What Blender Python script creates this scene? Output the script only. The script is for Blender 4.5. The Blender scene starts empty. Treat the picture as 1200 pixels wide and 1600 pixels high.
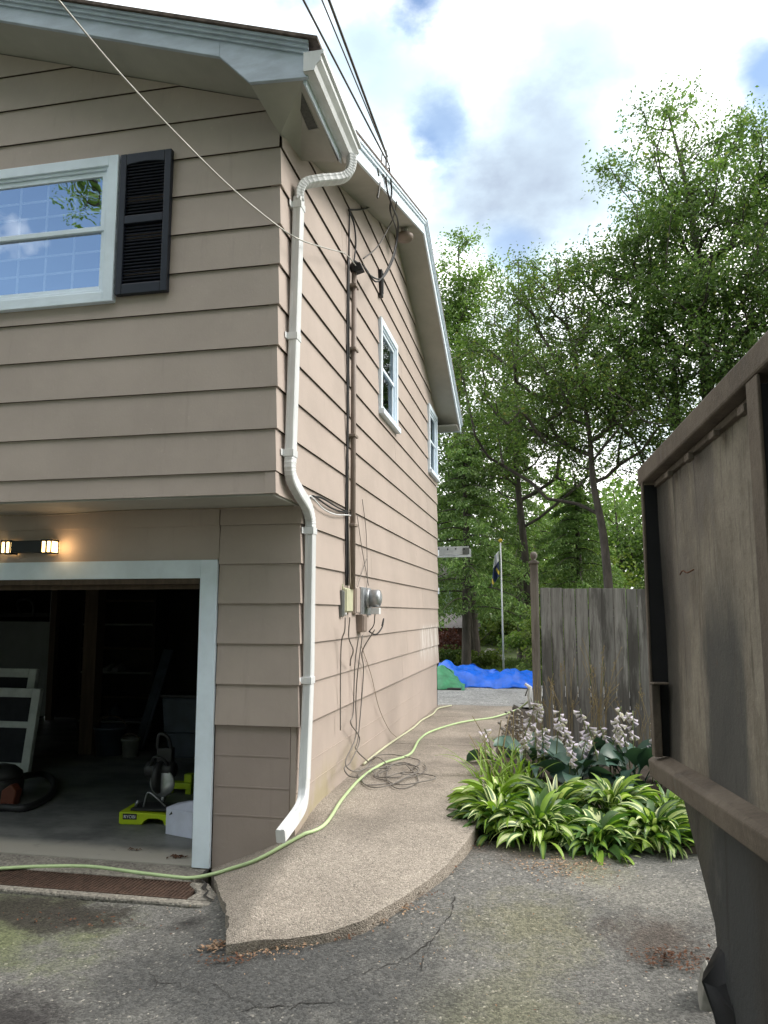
import bpy, math, random
import numpy as np
from mathutils import Vector, Matrix
R = math.radians
random.seed(7); rng = np.random.default_rng(7)
SC = bpy.context.scene
COL = SC.collection

# ------------------------------------------------------------------ camera
CAM = Vector((1.70, -5.26, 1.745))
YAW, PITCH = R(11.667), R(7.409)
cd = bpy.data.cameras.new('camera'); cam = bpy.data.objects.new('camera', cd); COL.objects.link(cam)
cd.sensor_fit = 'VERTICAL'; cd.sensor_height = 36.0; cd.lens = 1215 / 1600 * 36
cd.clip_start = 0.05; cd.clip_end = 2000
fw = Vector((-math.sin(YAW) * math.cos(PITCH), math.cos(YAW) * math.cos(PITCH), math.sin(PITCH)))
rt = Vector((math.cos(YAW), math.sin(YAW), 0)); up = rt.cross(fw)
cam.matrix_world = Matrix(((rt.x, up.x, -fw.x, CAM.x), (rt.y, up.y, -fw.y, CAM.y), (rt.z, up.z, -fw.z, CAM.z), (0, 0, 0, 1)))
SC.camera = cam
def pdir(x, y):
    return (rt * ((x - 600) / 1215) - up * ((y - 800) / 1215) + fw).normalized()

# ------------------------------------------------------------------ world, sun, exposure
SUN_EL, SUN_AZ = R(40), R(74)          # azimuth measured from +Y towards +X
vs = SC.view_settings
vs.view_transform = 'Standard'; vs.look = 'None'; vs.gamma = 1.0; vs.exposure = 1.05
SC.cycles.use_adaptive_sampling = True
SC.cycles.max_bounces = 10; SC.cycles.transparent_max_bounces = 12
SC.cycles.sample_clamp_indirect = 6.0
try: SC.cycles.use_denoising = True
except Exception: pass

W = bpy.data.worlds.new('World'); SC.world = W; W.use_nodes = True
nt = W.node_tree; nt.nodes.clear()
def N(t, kind, **kw):
    n = t.nodes.new(kind)
    for k, v in kw.items(): setattr(n, k, v)
    return n
def math_node(t, op, a, b=None, clamp=False):
    n = N(t, 'ShaderNodeMath', operation=op); n.use_clamp = clamp
    for i, v in enumerate((a, b)):
        if v is None: continue
        if isinstance(v, (int, float)): n.inputs[i].default_value = v
        else: t.links.new(v, n.inputs[i])
    return n.outputs[0]
def map_range(t, v, a, b, c=0.0, d=1.0, smooth=True):
    n = N(t, 'ShaderNodeMapRange'); n.interpolation_type = 'SMOOTHSTEP' if smooth else 'LINEAR'
    t.links.new(v, n.inputs[0])
    for i, x in enumerate((a, b, c, d)): n.inputs[i + 1].default_value = x
    return n.outputs[0]
out = N(nt, 'ShaderNodeOutputWorld')
sky = N(nt, 'ShaderNodeTexSky', sky_type='NISHITA'); sky.sun_disc = False
sky.sun_elevation = SUN_EL; sky.sun_rotation = SUN_AZ; sky.air_density = 1.0; sky.dust_density = 0.6; sky.ozone_density = 0.6
bg_sky = N(nt, 'ShaderNodeBackground'); bg_sky.inputs[1].default_value = 0.12
nt.links.new(sky.outputs[0], bg_sky.inputs[0])
tc = N(nt, 'ShaderNodeTexCoord'); dirv = tc.outputs['Generated']
def wnoise(scale, detail, rough, off, squash=2.0):
    mp = N(nt, 'ShaderNodeMapping'); nt.links.new(dirv, mp.inputs[0])
    mp.inputs['Location'].default_value = off; mp.inputs['Scale'].default_value = (1, 1, squash)
    n = N(nt, 'ShaderNodeTexNoise'); n.inputs['Scale'].default_value = scale
    n.inputs['Detail'].default_value = detail; n.inputs['Roughness'].default_value = rough
    nt.links.new(mp.outputs[0], n.inputs['Vector']); return n.outputs[0]
def blob(x, y, r0, r1, wob=None, d=None):
    d = d or pdir(x, y)
    n = N(nt, 'ShaderNodeVectorMath', operation='DISTANCE'); nt.links.new(dirv, n.inputs[0]); n.inputs[1].default_value = d
    v = n.outputs['Value']
    if wob is not None: v = math_node(nt, 'ADD', v, math_node(nt, 'MULTIPLY', math_node(nt, 'SUBTRACT', wob, 0.47), 0.14))
    return map_range(nt, v, r0, r1, 1.0, 0.0)
n1 = wnoise(2.6, 9, 0.55, (3.1, 1.7, 0.4)); n2 = wnoise(5.0, 8, 0.55, (0.3, 5.1, 2.4), 1.6)
n3 = wnoise(1.7, 6, 0.5, (7.3, 0.2, 1.1))
sepd = N(nt, 'ShaderNodeSeparateXYZ'); nt.links.new(dirv, sepd.inputs[0])
front = map_range(nt, sepd.outputs[1], -0.25, 0.35)
cov = math_node(nt, 'ADD', math_node(nt, 'ADD', math_node(nt, 'MULTIPLY', front, 0.45), n1), 0.13)
mask = map_range(nt, cov, 0.46, 0.72)
for (x, y, r0, r1, a) in ((690, 210, .0, .042, .8), (1205, 112, .01, .07, 1.0), (655, -5, .0, .040, 1.0), (440, -20, .0, .07, .6), (560, 30, .0, .09, .28), (800, 390, .0, .05, .6), (640, 270, .0, .05, .4)):
    mask = math_node(nt, 'SUBTRACT', mask, math_node(nt, 'MULTIPLY', blob(x, y, r0, r1, n2), a), True)
mask = math_node(nt, 'SUBTRACT', mask, math_node(nt, 'MULTIPLY', blob(0, 0, .1, .5, n2, Vector((-.55, -.72, .43)).normalized()), .55), True)
bright = map_range(nt, n2, 0.30, 0.60, 0.70, 1.0)
side = map_range(nt, sepd.outputs[0], -0.5, 0.9, 0.85, 1.15)
bright = math_node(nt, 'MULTIPLY', bright, side)
for (x, y, r0, r1, a) in ((850, 250, .03, .17, .64), (790, 330, .02, .11, .25), (560, 110, .02, .12, .25)):
    bright = math_node(nt, 'MULTIPLY', bright, math_node(nt, 'SUBTRACT', 1.0, math_node(nt, 'MULTIPLY', blob(x, y, r0, r1, n2), a)))
bright = math_node(nt, 'MULTIPLY', bright, map_range(nt, n3, 0.35, 0.6, 0.78, 1.05))
back = map_range(nt, sepd.outputs[1], -0.5, 0.3, 1.9, 1.0)
bright = math_node(nt, 'MULTIPLY', bright, back)
cr = N(nt, 'ShaderNodeValToRGB'); nt.links.new(bright, cr.inputs[0])
cr.color_ramp.elements[0].position = 0.2; cr.color_ramp.elements[0].color = (0.17, 0.20, 0.25, 1)
cr.color_ramp.elements[1].position = 0.95; cr.color_ramp.elements[1].color = (1.0, 0.985, 0.96, 1)
e = cr.color_ramp.elements.new(0.5); e.color = (0.36, 0.44, 0.485, 1)
bg_cl = N(nt, 'ShaderNodeBackground'); bg_cl.inputs[1].default_value = 1.45
nt.links.new(cr.outputs[0], bg_cl.inputs[0])
mx = N(nt, 'ShaderNodeMixShader'); nt.links.new(mask, mx.inputs[0]); nt.links.new(bg_sky.outputs[0], mx.inputs[1]); nt.links.new(bg_cl.outputs[0], mx.inputs[2])
nt.links.new(mx.outputs[0], out.inputs[0])
W.cycles.sampling_method = 'MANUAL'; W.cycles.sample_map_resolution = 1024

ld = bpy.data.lights.new('sun', 'SUN'); ld.energy = 1.5; ld.angle = R(24); ld.color = (1.0, 0.94, 0.86)
so = bpy.data.objects.new('sun', ld); COL.objects.link(so)
sd = Vector((math.sin(SUN_AZ) * math.cos(SUN_EL), math.cos(SUN_AZ) * math.cos(SUN_EL), math.sin(SUN_EL)))
so.rotation_euler = (-sd).to_track_quat('-Z', 'Y').to_euler(); so.location = (20, 10, 30)

# ------------------------------------------------------------------ materials
def base_mat(name):
    m = bpy.data.materials.new(name); m.use_nodes = True; t = m.node_tree
    return m, t, t.nodes['Principled BSDF']
def coords(t, scale=(1, 1, 1), loc=(0, 0, 0), world=True):
    mp = N(t, 'ShaderNodeMapping')
    if world:
        g = N(t, 'ShaderNodeNewGeometry'); t.links.new(g.outputs['Position'], mp.inputs[0])
    else:
        c = N(t, 'ShaderNodeTexCoord'); t.links.new(c.outputs['Object'], mp.inputs[0])
    mp.inputs['Scale'].default_value = scale; mp.inputs['Location'].default_value = loc
    return mp.outputs[0]
def noise(t, scale, detail=6, rough=0.6, stretch=(1, 1, 1), loc=(0, 0, 0), world=False):
    n = N(t, 'ShaderNodeTexNoise'); n.inputs['Scale'].default_value = scale; n.inputs['Detail'].default_value = detail; n.inputs['Roughness'].default_value = rough
    t.links.new(coords(t, stretch, loc, world), n.inputs['Vector']); return n.outputs[0]
def mixc(t, fac, a, b, mode='MIX'):
    n = N(t, 'ShaderNodeMix', data_type='RGBA', blend_type=mode)
    if isinstance(fac, (int, float)): n.inputs[0].default_value = fac
    else: t.links.new(fac, n.inputs[0])
    for i, v in ((6, a), (7, b)):
        if isinstance(v, (tuple, list)): n.inputs[i].default_value = (*v[:3], 1)
        else: t.links.new(v, n.inputs[i])
    return n.outputs[2]
def bump(t, p, h, strength, dist=0.01):
    b = N(t, 'ShaderNodeBump'); b.inputs['Strength'].default_value = strength; b.inputs['Distance'].default_value = dist
    t.links.new(h, b.inputs['Height']); t.links.new(b.outputs[0], p.inputs['Normal'])
def simple(name, c, rough=0.6, var=0.25, scale=8, metal=0.0, stretch=(1, 1, 1), bmp=0.15, c2=None, fine=90, spec=0.4):
    m, t, p = base_mat(name)
    f = map_range(t, noise(t, scale, 6, 0.65, stretch), 0.3, 0.7)
    lo = c2 or tuple(x * (1 - var) for x in c); hi = c if c2 else tuple(min(1, x * (1 + var * 0.4)) for x in c)
    t.links.new(mixc(t, f, lo, hi), p.inputs['Base Color'])
    p.inputs['Roughness'].default_value = rough; p.inputs['Metallic'].default_value = metal
    p.inputs['Specular IOR Level'].default_value = spec
    if bmp: bump(t, p, noise(t, fine, 4, 0.7, stretch), bmp, 0.004)
    return m
def glow(name, c, s):
    m, t, p = base_mat(name); p.inputs['Base Color'].default_value = (*c, 1); p.inputs['Emission Color'].default_value = (*c, 1); p.inputs['Emission Strength'].default_value = s
    return m
def leaf_mat(name, ca, cb, cc=None, trans=0.35, rough=0.5):
    m, t, p = base_mat(name); p.inputs['Roughness'].default_value = rough
    p.inputs['Specular IOR Level'].default_value = 0.35
    g = N(t, 'ShaderNodeNewGeometry')
    r = N(t, 'ShaderNodeValToRGB'); t.links.new(g.outputs['Random Per Island'], r.inputs[0])
    r.color_ramp.elements[0].color = (*ca, 1); r.color_ramp.elements[1].color = (*cb, 1)
    if cc: e = r.color_ramp.elements.new(0.93); e.color = (*cb, 1); r.color_ramp.elements[-1].color = (*cc, 1)
    big = map_range(t, noise(t, 0.9, 3, 0.5, world=True), 0.35, 0.65, 0.75, 1.2)
    hs = N(t, 'ShaderNodeHueSaturation'); t.links.new(big, hs.inputs['Value']); t.links.new(r.outputs[0], hs.inputs['Color'])
    t.links.new(hs.outputs[0], p.inputs['Base Color'])
    tr = N(t, 'ShaderNodeBsdfTranslucent'); t.links.new(mixc(t, 1.0, hs.outputs[0], (1.15, 1.35, 0.6), 'MULTIPLY'), tr.inputs[0])
    ms = N(t, 'ShaderNodeMixShader'); ms.inputs[0].default_value = trans
    t.links.new(p.outputs[0], ms.inputs[1]); t.links.new(tr.outputs[0], ms.inputs[2])
    t.links.new(ms.outputs[0], t.nodes['Material Output'].inputs[0])
    return m
M = {}
def siding_mat(name, c, stain=False):
    m, t, p = base_mat(name)
    f = map_range(t, noise(t, 1.6, 6, 0.6, world=True), 0.3, 0.7)
    col = mixc(t, f, tuple(x * 0.93 for x in c), tuple(x * 1.05 for x in c))
    st = map_range(t, noise(t, 5, 5, 0.7, (3, 3, 0.25), world=True), 0.56, 0.78, 0, 0.36)
    col = mixc(t, st, col, tuple(x * 0.72 for x in c))
    dots = map_range(t, noise(t, 24, 3, 0.5, world=True), 0.70, 0.76, 0, 0.25)
    col = mixc(t, dots, col, tuple(min(1, x * 1.35) for x in c))
    if stain:
        sx = N(t, 'ShaderNodeSeparateXYZ'); t.links.new(coords(t), sx.inputs[0])
        a = math_node(t, 'MULTIPLY', map_range(t, sx.outputs[1], 5.0, 5.7), map_range(t, sx.outputs[2], 1.62, 1.5))
        a = math_node(t, 'MULTIPLY', a, map_range(t, sx.outputs[2], 0.95, 1.25))
        a = math_node(t, 'MULTIPLY', a, map_range(t, noise(t, 9, 5, 0.7, (1, 1, 0.2), world=True), 0.42, 0.60, 0, 0.55))
        col = mixc(t, a, col, (0.75, 0.74, 0.72))
        g = math_node(t, 'MULTIPLY', map_range(t, sx.outputs[2], 0.75, 0.35), map_range(t, noise(t, 2.2, 5, 0.6, world=True), 0.4, 0.62, 0, 0.6))
        g = math_node(t, 'MULTIPLY', g, map_range(t, sx.outputs[1], 2.6, 1.2))
        col = mixc(t, g, col, (0.33, 0.29, 0.15))
    t.links.new(col, p.inputs['Base Color']); p.inputs['Roughness'].default_value = 0.62; p.inputs['Specular IOR Level'].default_value = 0.3
    bump(t, p, math_node(t, 'ADD', noise(t, 70, 5, 0.7, (1, 1, 0.5)), math_node(t, 'MULTIPLY', noise(t, 4, 3, 0.5), 1.5)), 0.22, 0.006)
    return m
TAN = (0.432, 0.362, 0.320)
M['siding'] = siding_mat('tan_painted_siding', TAN, True)
M['siding_back'] = simple('dark_gap', (0.03, 0.025, 0.022), 0.9, bmp=0)
M['foundation'] = siding_mat('tan_painted_concrete', tuple(x * 0.97 for x in TAN), True)
M['trim'] = simple('white_trim_paint', (0.76, 0.86, 0.96), 0.5, 0.10, 3, bmp=0.08)
M['fascia'] = simple('pale_blue_fascia_paint', (0.49, 0.56, 0.66), 0.6, 0.18, 4, bmp=0.2, stretch=(1, 1, 3))
M['soffit'] = simple('grey_white_soffit_paint', (0.42, 0.41, 0.375), 0.7, 0.16, 1.5, bmp=0.15)
M['alu'] = simple('white_aluminium', (0.70, 0.72, 0.73), 0.38, 0.15, 5, bmp=0.05, stretch=(1, 1, 0.2))
M['shingle'] = simple('brown_shingles', (0.13, 0.10, 0.085), 0.9, 0.5, 20, bmp=0.6)
M['shutter'] = simple('navy_black_shutter_vinyl', (0.014, 0.018, 0.03), 0.42, 0.25, 6, bmp=0.1)
M['conduit'] = simple('brown_painted_pipe', (0.245, 0.195, 0.165), 0.55, 0.2, 6)
M['black'] = simple('black_rubber', (0.015, 0.015, 0.017), 0.5, 0.3, 10, bmp=0.05)
M['cablegrey'] = simple('grey_cable', (0.18, 0.165, 0.15), 0.6, 0.2, 10, bmp=0)
M['cabletan'] = simple('tan_cable', (0.34, 0.29, 0.23), 0.6, 0.2, 10, bmp=0)
M['wire'] = simple('overhead_wire_grey', (0.10, 0.095, 0.09), 0.5, 0.2, 10, bmp=0)
M['wirelight'] = simple('galvanised_wire', (0.55, 0.54, 0.50), 0.4, 0.2, 10, metal=0.3, bmp=0)
M['steel'] = simple('galvanised_steel', (0.42, 0.44, 0.46), 0.38, 0.25, 12, metal=0.7)
M['beige'] = simple('beige_plastic', (0.52, 0.52, 0.36), 0.5, 0.12, 6)
M['greybox'] = simple('grey_plastic', (0.16, 0.17, 0.16), 0.55, 0.2, 6)
M['vent'] = simple('grey_vent_mesh', (0.11, 0.11, 0.105), 0.8, 0.3, 60)
M['room'] = simple('dark_room', (0.02, 0.022, 0.028), 0.9, bmp=0)
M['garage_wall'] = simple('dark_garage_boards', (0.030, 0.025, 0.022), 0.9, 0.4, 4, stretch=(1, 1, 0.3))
M['garage_wood'] = simple('bare_stud_wood', (0.085, 0.058, 0.040), 0.8, 0.3, 5, stretch=(4, 4, 0.4))
M['panel'] = simple('pale_wall_panel', (0.22, 0.235, 0.235), 0.8, 0.12, 2)
M['lampblack'] = simple('black_lamp_metal', (0.012, 0.012, 0.013), 0.4, 0.2, 10)
M['bulb'] = glow('warm_lamp_glass', (1.0, 0.66, 0.26), 4.0)
def glass_mat(name, refl):
    m, t, p = base_mat(name); t.nodes.remove(p)
    g = N(t, 'ShaderNodeBsdfGlossy'); g.inputs['Roughness'].default_value = 0.008; g.inputs[0].default_value = (0.86, 0.93, 1.0, 1)
    b = N(t, 'ShaderNodeBump'); b.inputs['Strength'].default_value = 0.06; b.inputs['Distance'].default_value = 0.05
    t.links.new(noise(t, 2.2, 2, 0.4), b.inputs['Height']); t.links.new(b.outputs[0], g.inputs['Normal'])
    tr = N(t, 'ShaderNodeBsdfTransparent'); tr.inputs[0].default_value = (0.75, 0.8, 0.82, 1)
    ms = N(t, 'ShaderNodeMixShader'); ms.inputs[0].default_value = refl
    t.links.new(tr.outputs[0], ms.inputs[1]); t.links.new(g.outputs[0], ms.inputs[2]); t.links.new(ms.outputs[0], t.nodes['Material Output'].inputs[0])
    return m
M['glass'] = glass_mat('window_glass', 0.55)
M['glass_side'] = glass_mat('side_window_glass', 0.22)

def asphalt_mat():
    m, t, p = base_mat('old_asphalt')
    sp = N(t, 'ShaderNodeTexVoronoi'); sp.inputs['Scale'].default_value = 95; t.links.new(coords(t), sp.inputs['Vector'])
    sep = N(t, 'ShaderNodeSeparateColor'); t.links.new(sp.outputs['Color'], sep.inputs[0])
    stones = map_range(t, sep.outputs[0], 0.1, 1.0, 0.62, 1.42, False)
    big = map_range(t, noise(t, 0.9, 7, 0.6, world=True), 0.32, 0.68)
    col = mixc(t, big, (0.072, 0.072, 0.069), (0.15, 0.147, 0.137))
    mid = map_range(t, noise(t, 6, 6, 0.7, world=True, loc=(3, 1, 0)), 0.35, 0.7)
    col = mixc(t, math_node(t, 'MULTIPLY', mid, 0.45), col, (0.15, 0.147, 0.135))
    pale = map_range(t, sep.outputs[1], 0.955, 0.985, 0, 0.8)
    col = mixc(t, pale, col, (0.34, 0.32, 0.28))
    pos = coords(t)
    def patch(x, y, r0, r1, c, a, nscale=2.5, sx=1.0):
        nonlocal col
        mp = N(t, 'ShaderNodeMapping'); t.links.new(pos, mp.inputs[0]); mp.inputs['Scale'].default_value = (sx, 1, 0)
        d = N(t, 'ShaderNodeVectorMath', operation='DISTANCE'); t.links.new(mp.outputs[0], d.inputs[0]); d.inputs[1].default_value = (x * sx, y, 0)
        v = math_node(t, 'ADD', d.outputs['Value'], math_node(t, 'MULTIPLY', math_node(t, 'SUBTRACT', noise(t, nscale, 11, 0.78, world=True), 0.5), r1 * 2.6))
        col = mixc(t, map_range(t, v, r0, r1, a, 0), col, c)
    patch(-1.55, -1.15, 0.15, 0.85, (0.125, 0.145, 0.062), 0.75, 2.5, 0.8)
    patch(1.55, -0.85, 0.05, 0.50, (0.16, 0.155, 0.075), 0.5, 4)
    patch(1.95, -0.15, 0.02, 0.32, (0.15, 0.15, 0.065), 0.55, 4)
    patch(1.55, -1.7, 0.05, 0.6, (0.16, 0.16, 0.07), 0.4, 3)
    patch(0.35, -1.42, 0.25, 0.75, (0.055, 0.056, 0.056), 0.75, 3, 0.7)
    patch(-1.35, -0.86, 0.13, 0.34, (0.030, 0.026, 0.021), 0.92, 4, 0.40)
    patch(-0.72, -2.02, 0.16, 0.36, (0.033, 0.030, 0.030), 0.92, 4)
    patch(-0.35, -0.85, 0.0, 0.16, (0.02, 0.019, 0.018), 0.9, 6)
    patch(2.22, -0.85, 0.04, 0.28, (0.060, 0.044, 0.034), 0.75, 5, 0.7)
    patch(1.6, 0.15, 0.05, 0.4, (0.10, 0.075, 0.055), 0.55, 5, 0.6)
    patch(2.2, -0.42, 0.05, 0.4, (0.24, 0.23, 0.20), 0.55, 3, 0.7)
    vm = N(t, 'ShaderNodeVectorMath', operation='SCALE'); t.links.new(col, vm.inputs[0]); t.links.new(stones, vm.inputs['Scale']); col = vm.outputs[0]
    t.links.new(col, p.inputs['Base Color']); p.inputs['Roughness'].default_value = 0.82; p.inputs['Specular IOR Level'].default_value = 0.35
    h = math_node(t, 'ADD', math_node(t, 'MULTIPLY', sp.outputs['Distance'], -0.6), noise(t, 40, 5, 0.7, world=True))
    bump(t, p, h, 0.6, 0.012)
    return m
M['asphalt'] = asphalt_mat()
def aggregate_mat(name, ca, cb, sc=80, joint=True):
    m, t, p = base_mat(name)
    sp = N(t, 'ShaderNodeTexVoronoi'); sp.inputs['Scale'].default_value = sc; t.links.new(coords(t), sp.inputs['Vector'])
    sep = N(t, 'ShaderNodeSeparateColor'); t.links.new(sp.outputs['Color'], sep.inputs[0])
    col = mixc(t, map_range(t, sep.outputs[0], 0, 1, 0, 1, False), ca, cb)
    col = mixc(t, map_range(t, sep.outputs[1], 0.8, 0.95, 0, 0.6), col, tuple(x * 0.5 for x in ca))
    col = mixc(t, map_range(t, sep.outputs[2], 0.85, 0.97, 0, 0.7), col, tuple(min(1, x * 1.35) for x in cb))
    big = map_range(t, noise(t, 1.3, 7, 0.65, world=True), 0.3, 0.7, 0.70, 1.12)
    vm = N(t, 'ShaderNodeVectorMath', operation='SCALE'); t.links.new(col, vm.inputs[0]); t.links.new(big, vm.inputs['Scale'])
    t.links.new(vm.outputs[0], p.inputs['Base Color']); p.inputs['Roughness'].default_value = 0.85; p.inputs['Specular IOR Level'].default_value = 0.3
    bump(t, p, math_node(t, 'ADD', math_node(t, 'MULTIPLY', sp.outputs['Distance'], -1.0), noise(t, 30, 5, 0.7, world=True)), 0.6, 0.01)
    return m
M['walk'] = aggregate_mat('exposed_aggregate_concrete', (0.235, 0.205, 0.172), (0.38, 0.335, 0.285), 125)
M['strip'] = aggregate_mat('old_concrete_strip', (0.20, 0.185, 0.16), (0.30, 0.28, 0.24), 60)
def floor_mat():
    m, t, p = base_mat('garage_concrete_floor')
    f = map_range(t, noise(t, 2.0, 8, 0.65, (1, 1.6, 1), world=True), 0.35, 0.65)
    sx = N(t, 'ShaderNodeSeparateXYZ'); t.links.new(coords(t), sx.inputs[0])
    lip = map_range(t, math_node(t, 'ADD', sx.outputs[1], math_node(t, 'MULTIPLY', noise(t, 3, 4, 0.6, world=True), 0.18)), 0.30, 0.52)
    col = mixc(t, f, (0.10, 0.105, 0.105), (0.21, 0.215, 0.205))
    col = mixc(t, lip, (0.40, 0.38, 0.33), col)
    dk = map_range(t, noise(t, 7, 6, 0.7, world=True), 0.58, 0.75, 0, 0.6)
    col = mixc(t, dk, col, (0.11, 0.105, 0.10))
    t.links.new(col, p.inputs['Base Color']); p.inputs['Roughness'].default_value = 0.55
    bump(t, p, noise(t, 20, 6, 0.7, world=True), 0.3, 0.006); return m
M['gfloor'] = floor_mat()
M['patio'] = aggregate_mat('grey_worn_asphalt', (0.22, 0.22, 0.215), (0.38, 0.375, 0.365), 45)
M['soil'] = simple('dark_soil', (0.035, 0.026, 0.018), 0.95, 0.5, 14, bmp=0.8, fine=40)
M['lawn'] = simple('lawn_ground', (0.060, 0.085, 0.022), 0.95, 0.45, 3, bmp=0.5)
M['grass'] = leaf_mat('grass_blades', (0.05, 0.09, 0.02), (0.09, 0.14, 0.03))
def rust_mat(name, ca, cb, cc, streak=True):
    m, t, p = base_mat(name)
    col = mixc(t, map_range(t, noise(t, 5, 10, 0.72, (1, 1, 0.75)), 0.30, 0.70), ca, cb)
    col = mixc(t, map_range(t, noise(t, 46, 8, 0.8, (1, 1, 0.6), (1, 7, 3)), 0.50, 0.72, 0, 0.55), col, tuple(x * 1.35 for x in cb))
    col = mixc(t, map_range(t, noise(t, 60, 6, 0.8, (1, 1, 0.45), (4, 4, 4)), 0.55, 0.70, 0, 0.6), col, tuple(x * .45 for x in ca))
    g = map_range(t, noise(t, 1.5, 9, 0.66, (1, 1, 0.55), (5, 2.2, 1)), 0.50, 0.62)
    col = mixc(t, math_node(t, 'MULTIPLY', g, 0.60), col, cc)
    if streak:
        col = mixc(t, map_range(t, noise(t, 34, 8, 0.75, (1, 1, 0.10), (7, 1, 2)), 0.52, 0.68, 0, 0.6), col, tuple(x * .40 for x in ca))
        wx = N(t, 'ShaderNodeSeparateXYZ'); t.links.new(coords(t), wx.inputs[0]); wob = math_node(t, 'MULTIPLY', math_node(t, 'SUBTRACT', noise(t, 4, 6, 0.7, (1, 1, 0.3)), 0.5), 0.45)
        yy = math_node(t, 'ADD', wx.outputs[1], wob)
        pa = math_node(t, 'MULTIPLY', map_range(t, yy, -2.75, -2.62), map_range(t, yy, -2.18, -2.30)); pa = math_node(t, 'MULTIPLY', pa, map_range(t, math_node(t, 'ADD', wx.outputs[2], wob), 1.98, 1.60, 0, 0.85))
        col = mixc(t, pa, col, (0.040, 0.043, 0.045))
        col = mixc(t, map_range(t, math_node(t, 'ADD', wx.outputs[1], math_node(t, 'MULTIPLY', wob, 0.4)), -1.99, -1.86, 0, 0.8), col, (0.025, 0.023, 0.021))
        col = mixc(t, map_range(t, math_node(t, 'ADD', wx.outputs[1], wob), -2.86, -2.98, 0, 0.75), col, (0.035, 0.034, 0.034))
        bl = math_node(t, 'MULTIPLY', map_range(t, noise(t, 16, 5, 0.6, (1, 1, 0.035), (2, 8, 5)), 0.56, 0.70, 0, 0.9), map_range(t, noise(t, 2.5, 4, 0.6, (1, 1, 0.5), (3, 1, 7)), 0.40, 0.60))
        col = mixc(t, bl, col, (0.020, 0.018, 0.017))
    rs = map_range(t, noise(t, 11, 8, 0.75, (1, 1, 0.6), (9, 3, 2)), 0.62, 0.74, 0, 0.65)
    col = mixc(t, rs, col, (0.13, 0.052, 0.025))
    t.links.new(col, p.inputs['Base Color'])
    t.links.new(map_range(t, g, 0, 1, 0.72, 0.48), p.inputs['Roughness']); p.inputs['Specular IOR Level'].default_value = 0.35
    bump(t, p, math_node(t, 'ADD', noise(t, 55, 6, 0.75), math_node(t, 'MULTIPLY', noise(t, 3, 3, 0.5), 2.5)), 0.45, 0.008)
    return m
M['rust'] = rust_mat('weathered_brown_steel', (0.145, 0.122, 0.094), (0.26, 0.23, 0.185), (0.050, 0.050, 0.049))
M['rail'] = rust_mat('weathered_dark_rail', (0.085, 0.066, 0.050), (0.145, 0.118, 0.092), (0.042, 0.034, 0.029), False)
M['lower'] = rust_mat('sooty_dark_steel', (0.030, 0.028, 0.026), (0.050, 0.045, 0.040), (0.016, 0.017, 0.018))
M['inside'] = simple('black_recess', (0.010, 0.010, 0.012), 0.7, 0.3, 6)  # near-black colour for the post web, rib webs and torn flap
def wood_mat(name, ca, cb, cd_):
    m, t, p = base_mat(name)
    f = map_range(t, noise(t, 10, 8, 0.7, (1, 1, 0.06)), 0.3, 0.7)
    col = mixc(t, f, ca, cb)
    g = N(t, 'ShaderNodeNewGeometry'); ob = N(t, 'ShaderNodeObjectInfo')
    v = map_range(t, ob.outputs['Random'], 0, 1, 0.75, 1.2, False)
    d = map_range(t, noise(t, 3.0, 7, 0.7, (2.5, 2.5, 0.35), world=True), 0.46, 0.60, 0, 0.8); col = mixc(t, d, col, cd_)
    vm = N(t, 'ShaderNodeVectorMath', operation='SCALE'); t.links.new(col, vm.inputs[0]); t.links.new(v, vm.inputs['Scale'])
    t.links.new(vm.outputs[0], p.inputs['Base Color']); p.inputs['Roughness'].default_value = 0.85
    bump(t, p, noise(t, 22, 6, 0.7, (1, 1, 0.05)), 0.5, 0.008); return m
M['fencewood'] = wood_mat('weathered_grey_wood', (0.105, 0.10, 0.095), (0.35, 0.345, 0.335), (0.075, 0.070, 0.066))
M['postwood'] = wood_mat('weathered_brown_post', (0.13, 0.115, 0.102), (0.25, 0.23, 0.205), (0.085, 0.072, 0.062))
M['bark'] = simple('grey_bark', (0.085, 0.072, 0.062), 0.9, 0.45, 9, bmp=0.7, fine=30, stretch=(1, 1, 0.3))
M['bluetarp'] = simple('blue_tarp_plastic', (0.006, 0.135, 0.74), 0.33, 0.2, 5, bmp=0.1)
M['greentarp'] = simple('green_tarp_plastic', (0.06, 0.30, 0.14), 0.45, 0.3, 7, bmp=0.2)
M['hose'] = simple('pale_green_hose_vinyl', (0.47, 0.61, 0.32), 0.45, 0.14, 4, bmp=0.05)
M['grate'] = simple('rusty_grate_iron', (0.075, 0.045, 0.032), 0.8, 0.45, 20, bmp=0.5)
M['lime'] = simple('lime_green_plastic', (0.46, 0.60, 0.015), 0.42, 0.1, 4, bmp=0.05)
M['whitebox'] = simple('white_coated_card', (0.66, 0.69, 0.84), 0.6, 0.12, 4, bmp=0.08)
M['darkplastic'] = simple('dark_plastic', (0.03, 0.03, 0.033), 0.45, 0.3, 8)
M['orange'] = simple('rust_orange_plastic', (0.13, 0.035, 0.018), 0.5, 0.2, 8)
M['bluegrey'] = simple('faded_blue_plastic', (0.035, 0.048, 0.068), 0.5, 0.3, 6)
M['whiteframe'] = simple('white_vinyl_frame', (0.62, 0.66, 0.66), 0.45, 0.15, 5)
M['debris'] = simple('dead_leaf_brown', (0.12, 0.055, 0.03), 0.9, 0.5, 20)
M['chips'] = leaf_mat('pale_leaf_chips', (0.16, 0.075, 0.04), (0.42, 0.29, 0.19), (0.55, 0.45, 0.33), 0.1)
M['crack'] = simple('crack_dirt', (0.030, 0.028, 0.026), 0.95, 0.3, 30)
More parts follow.
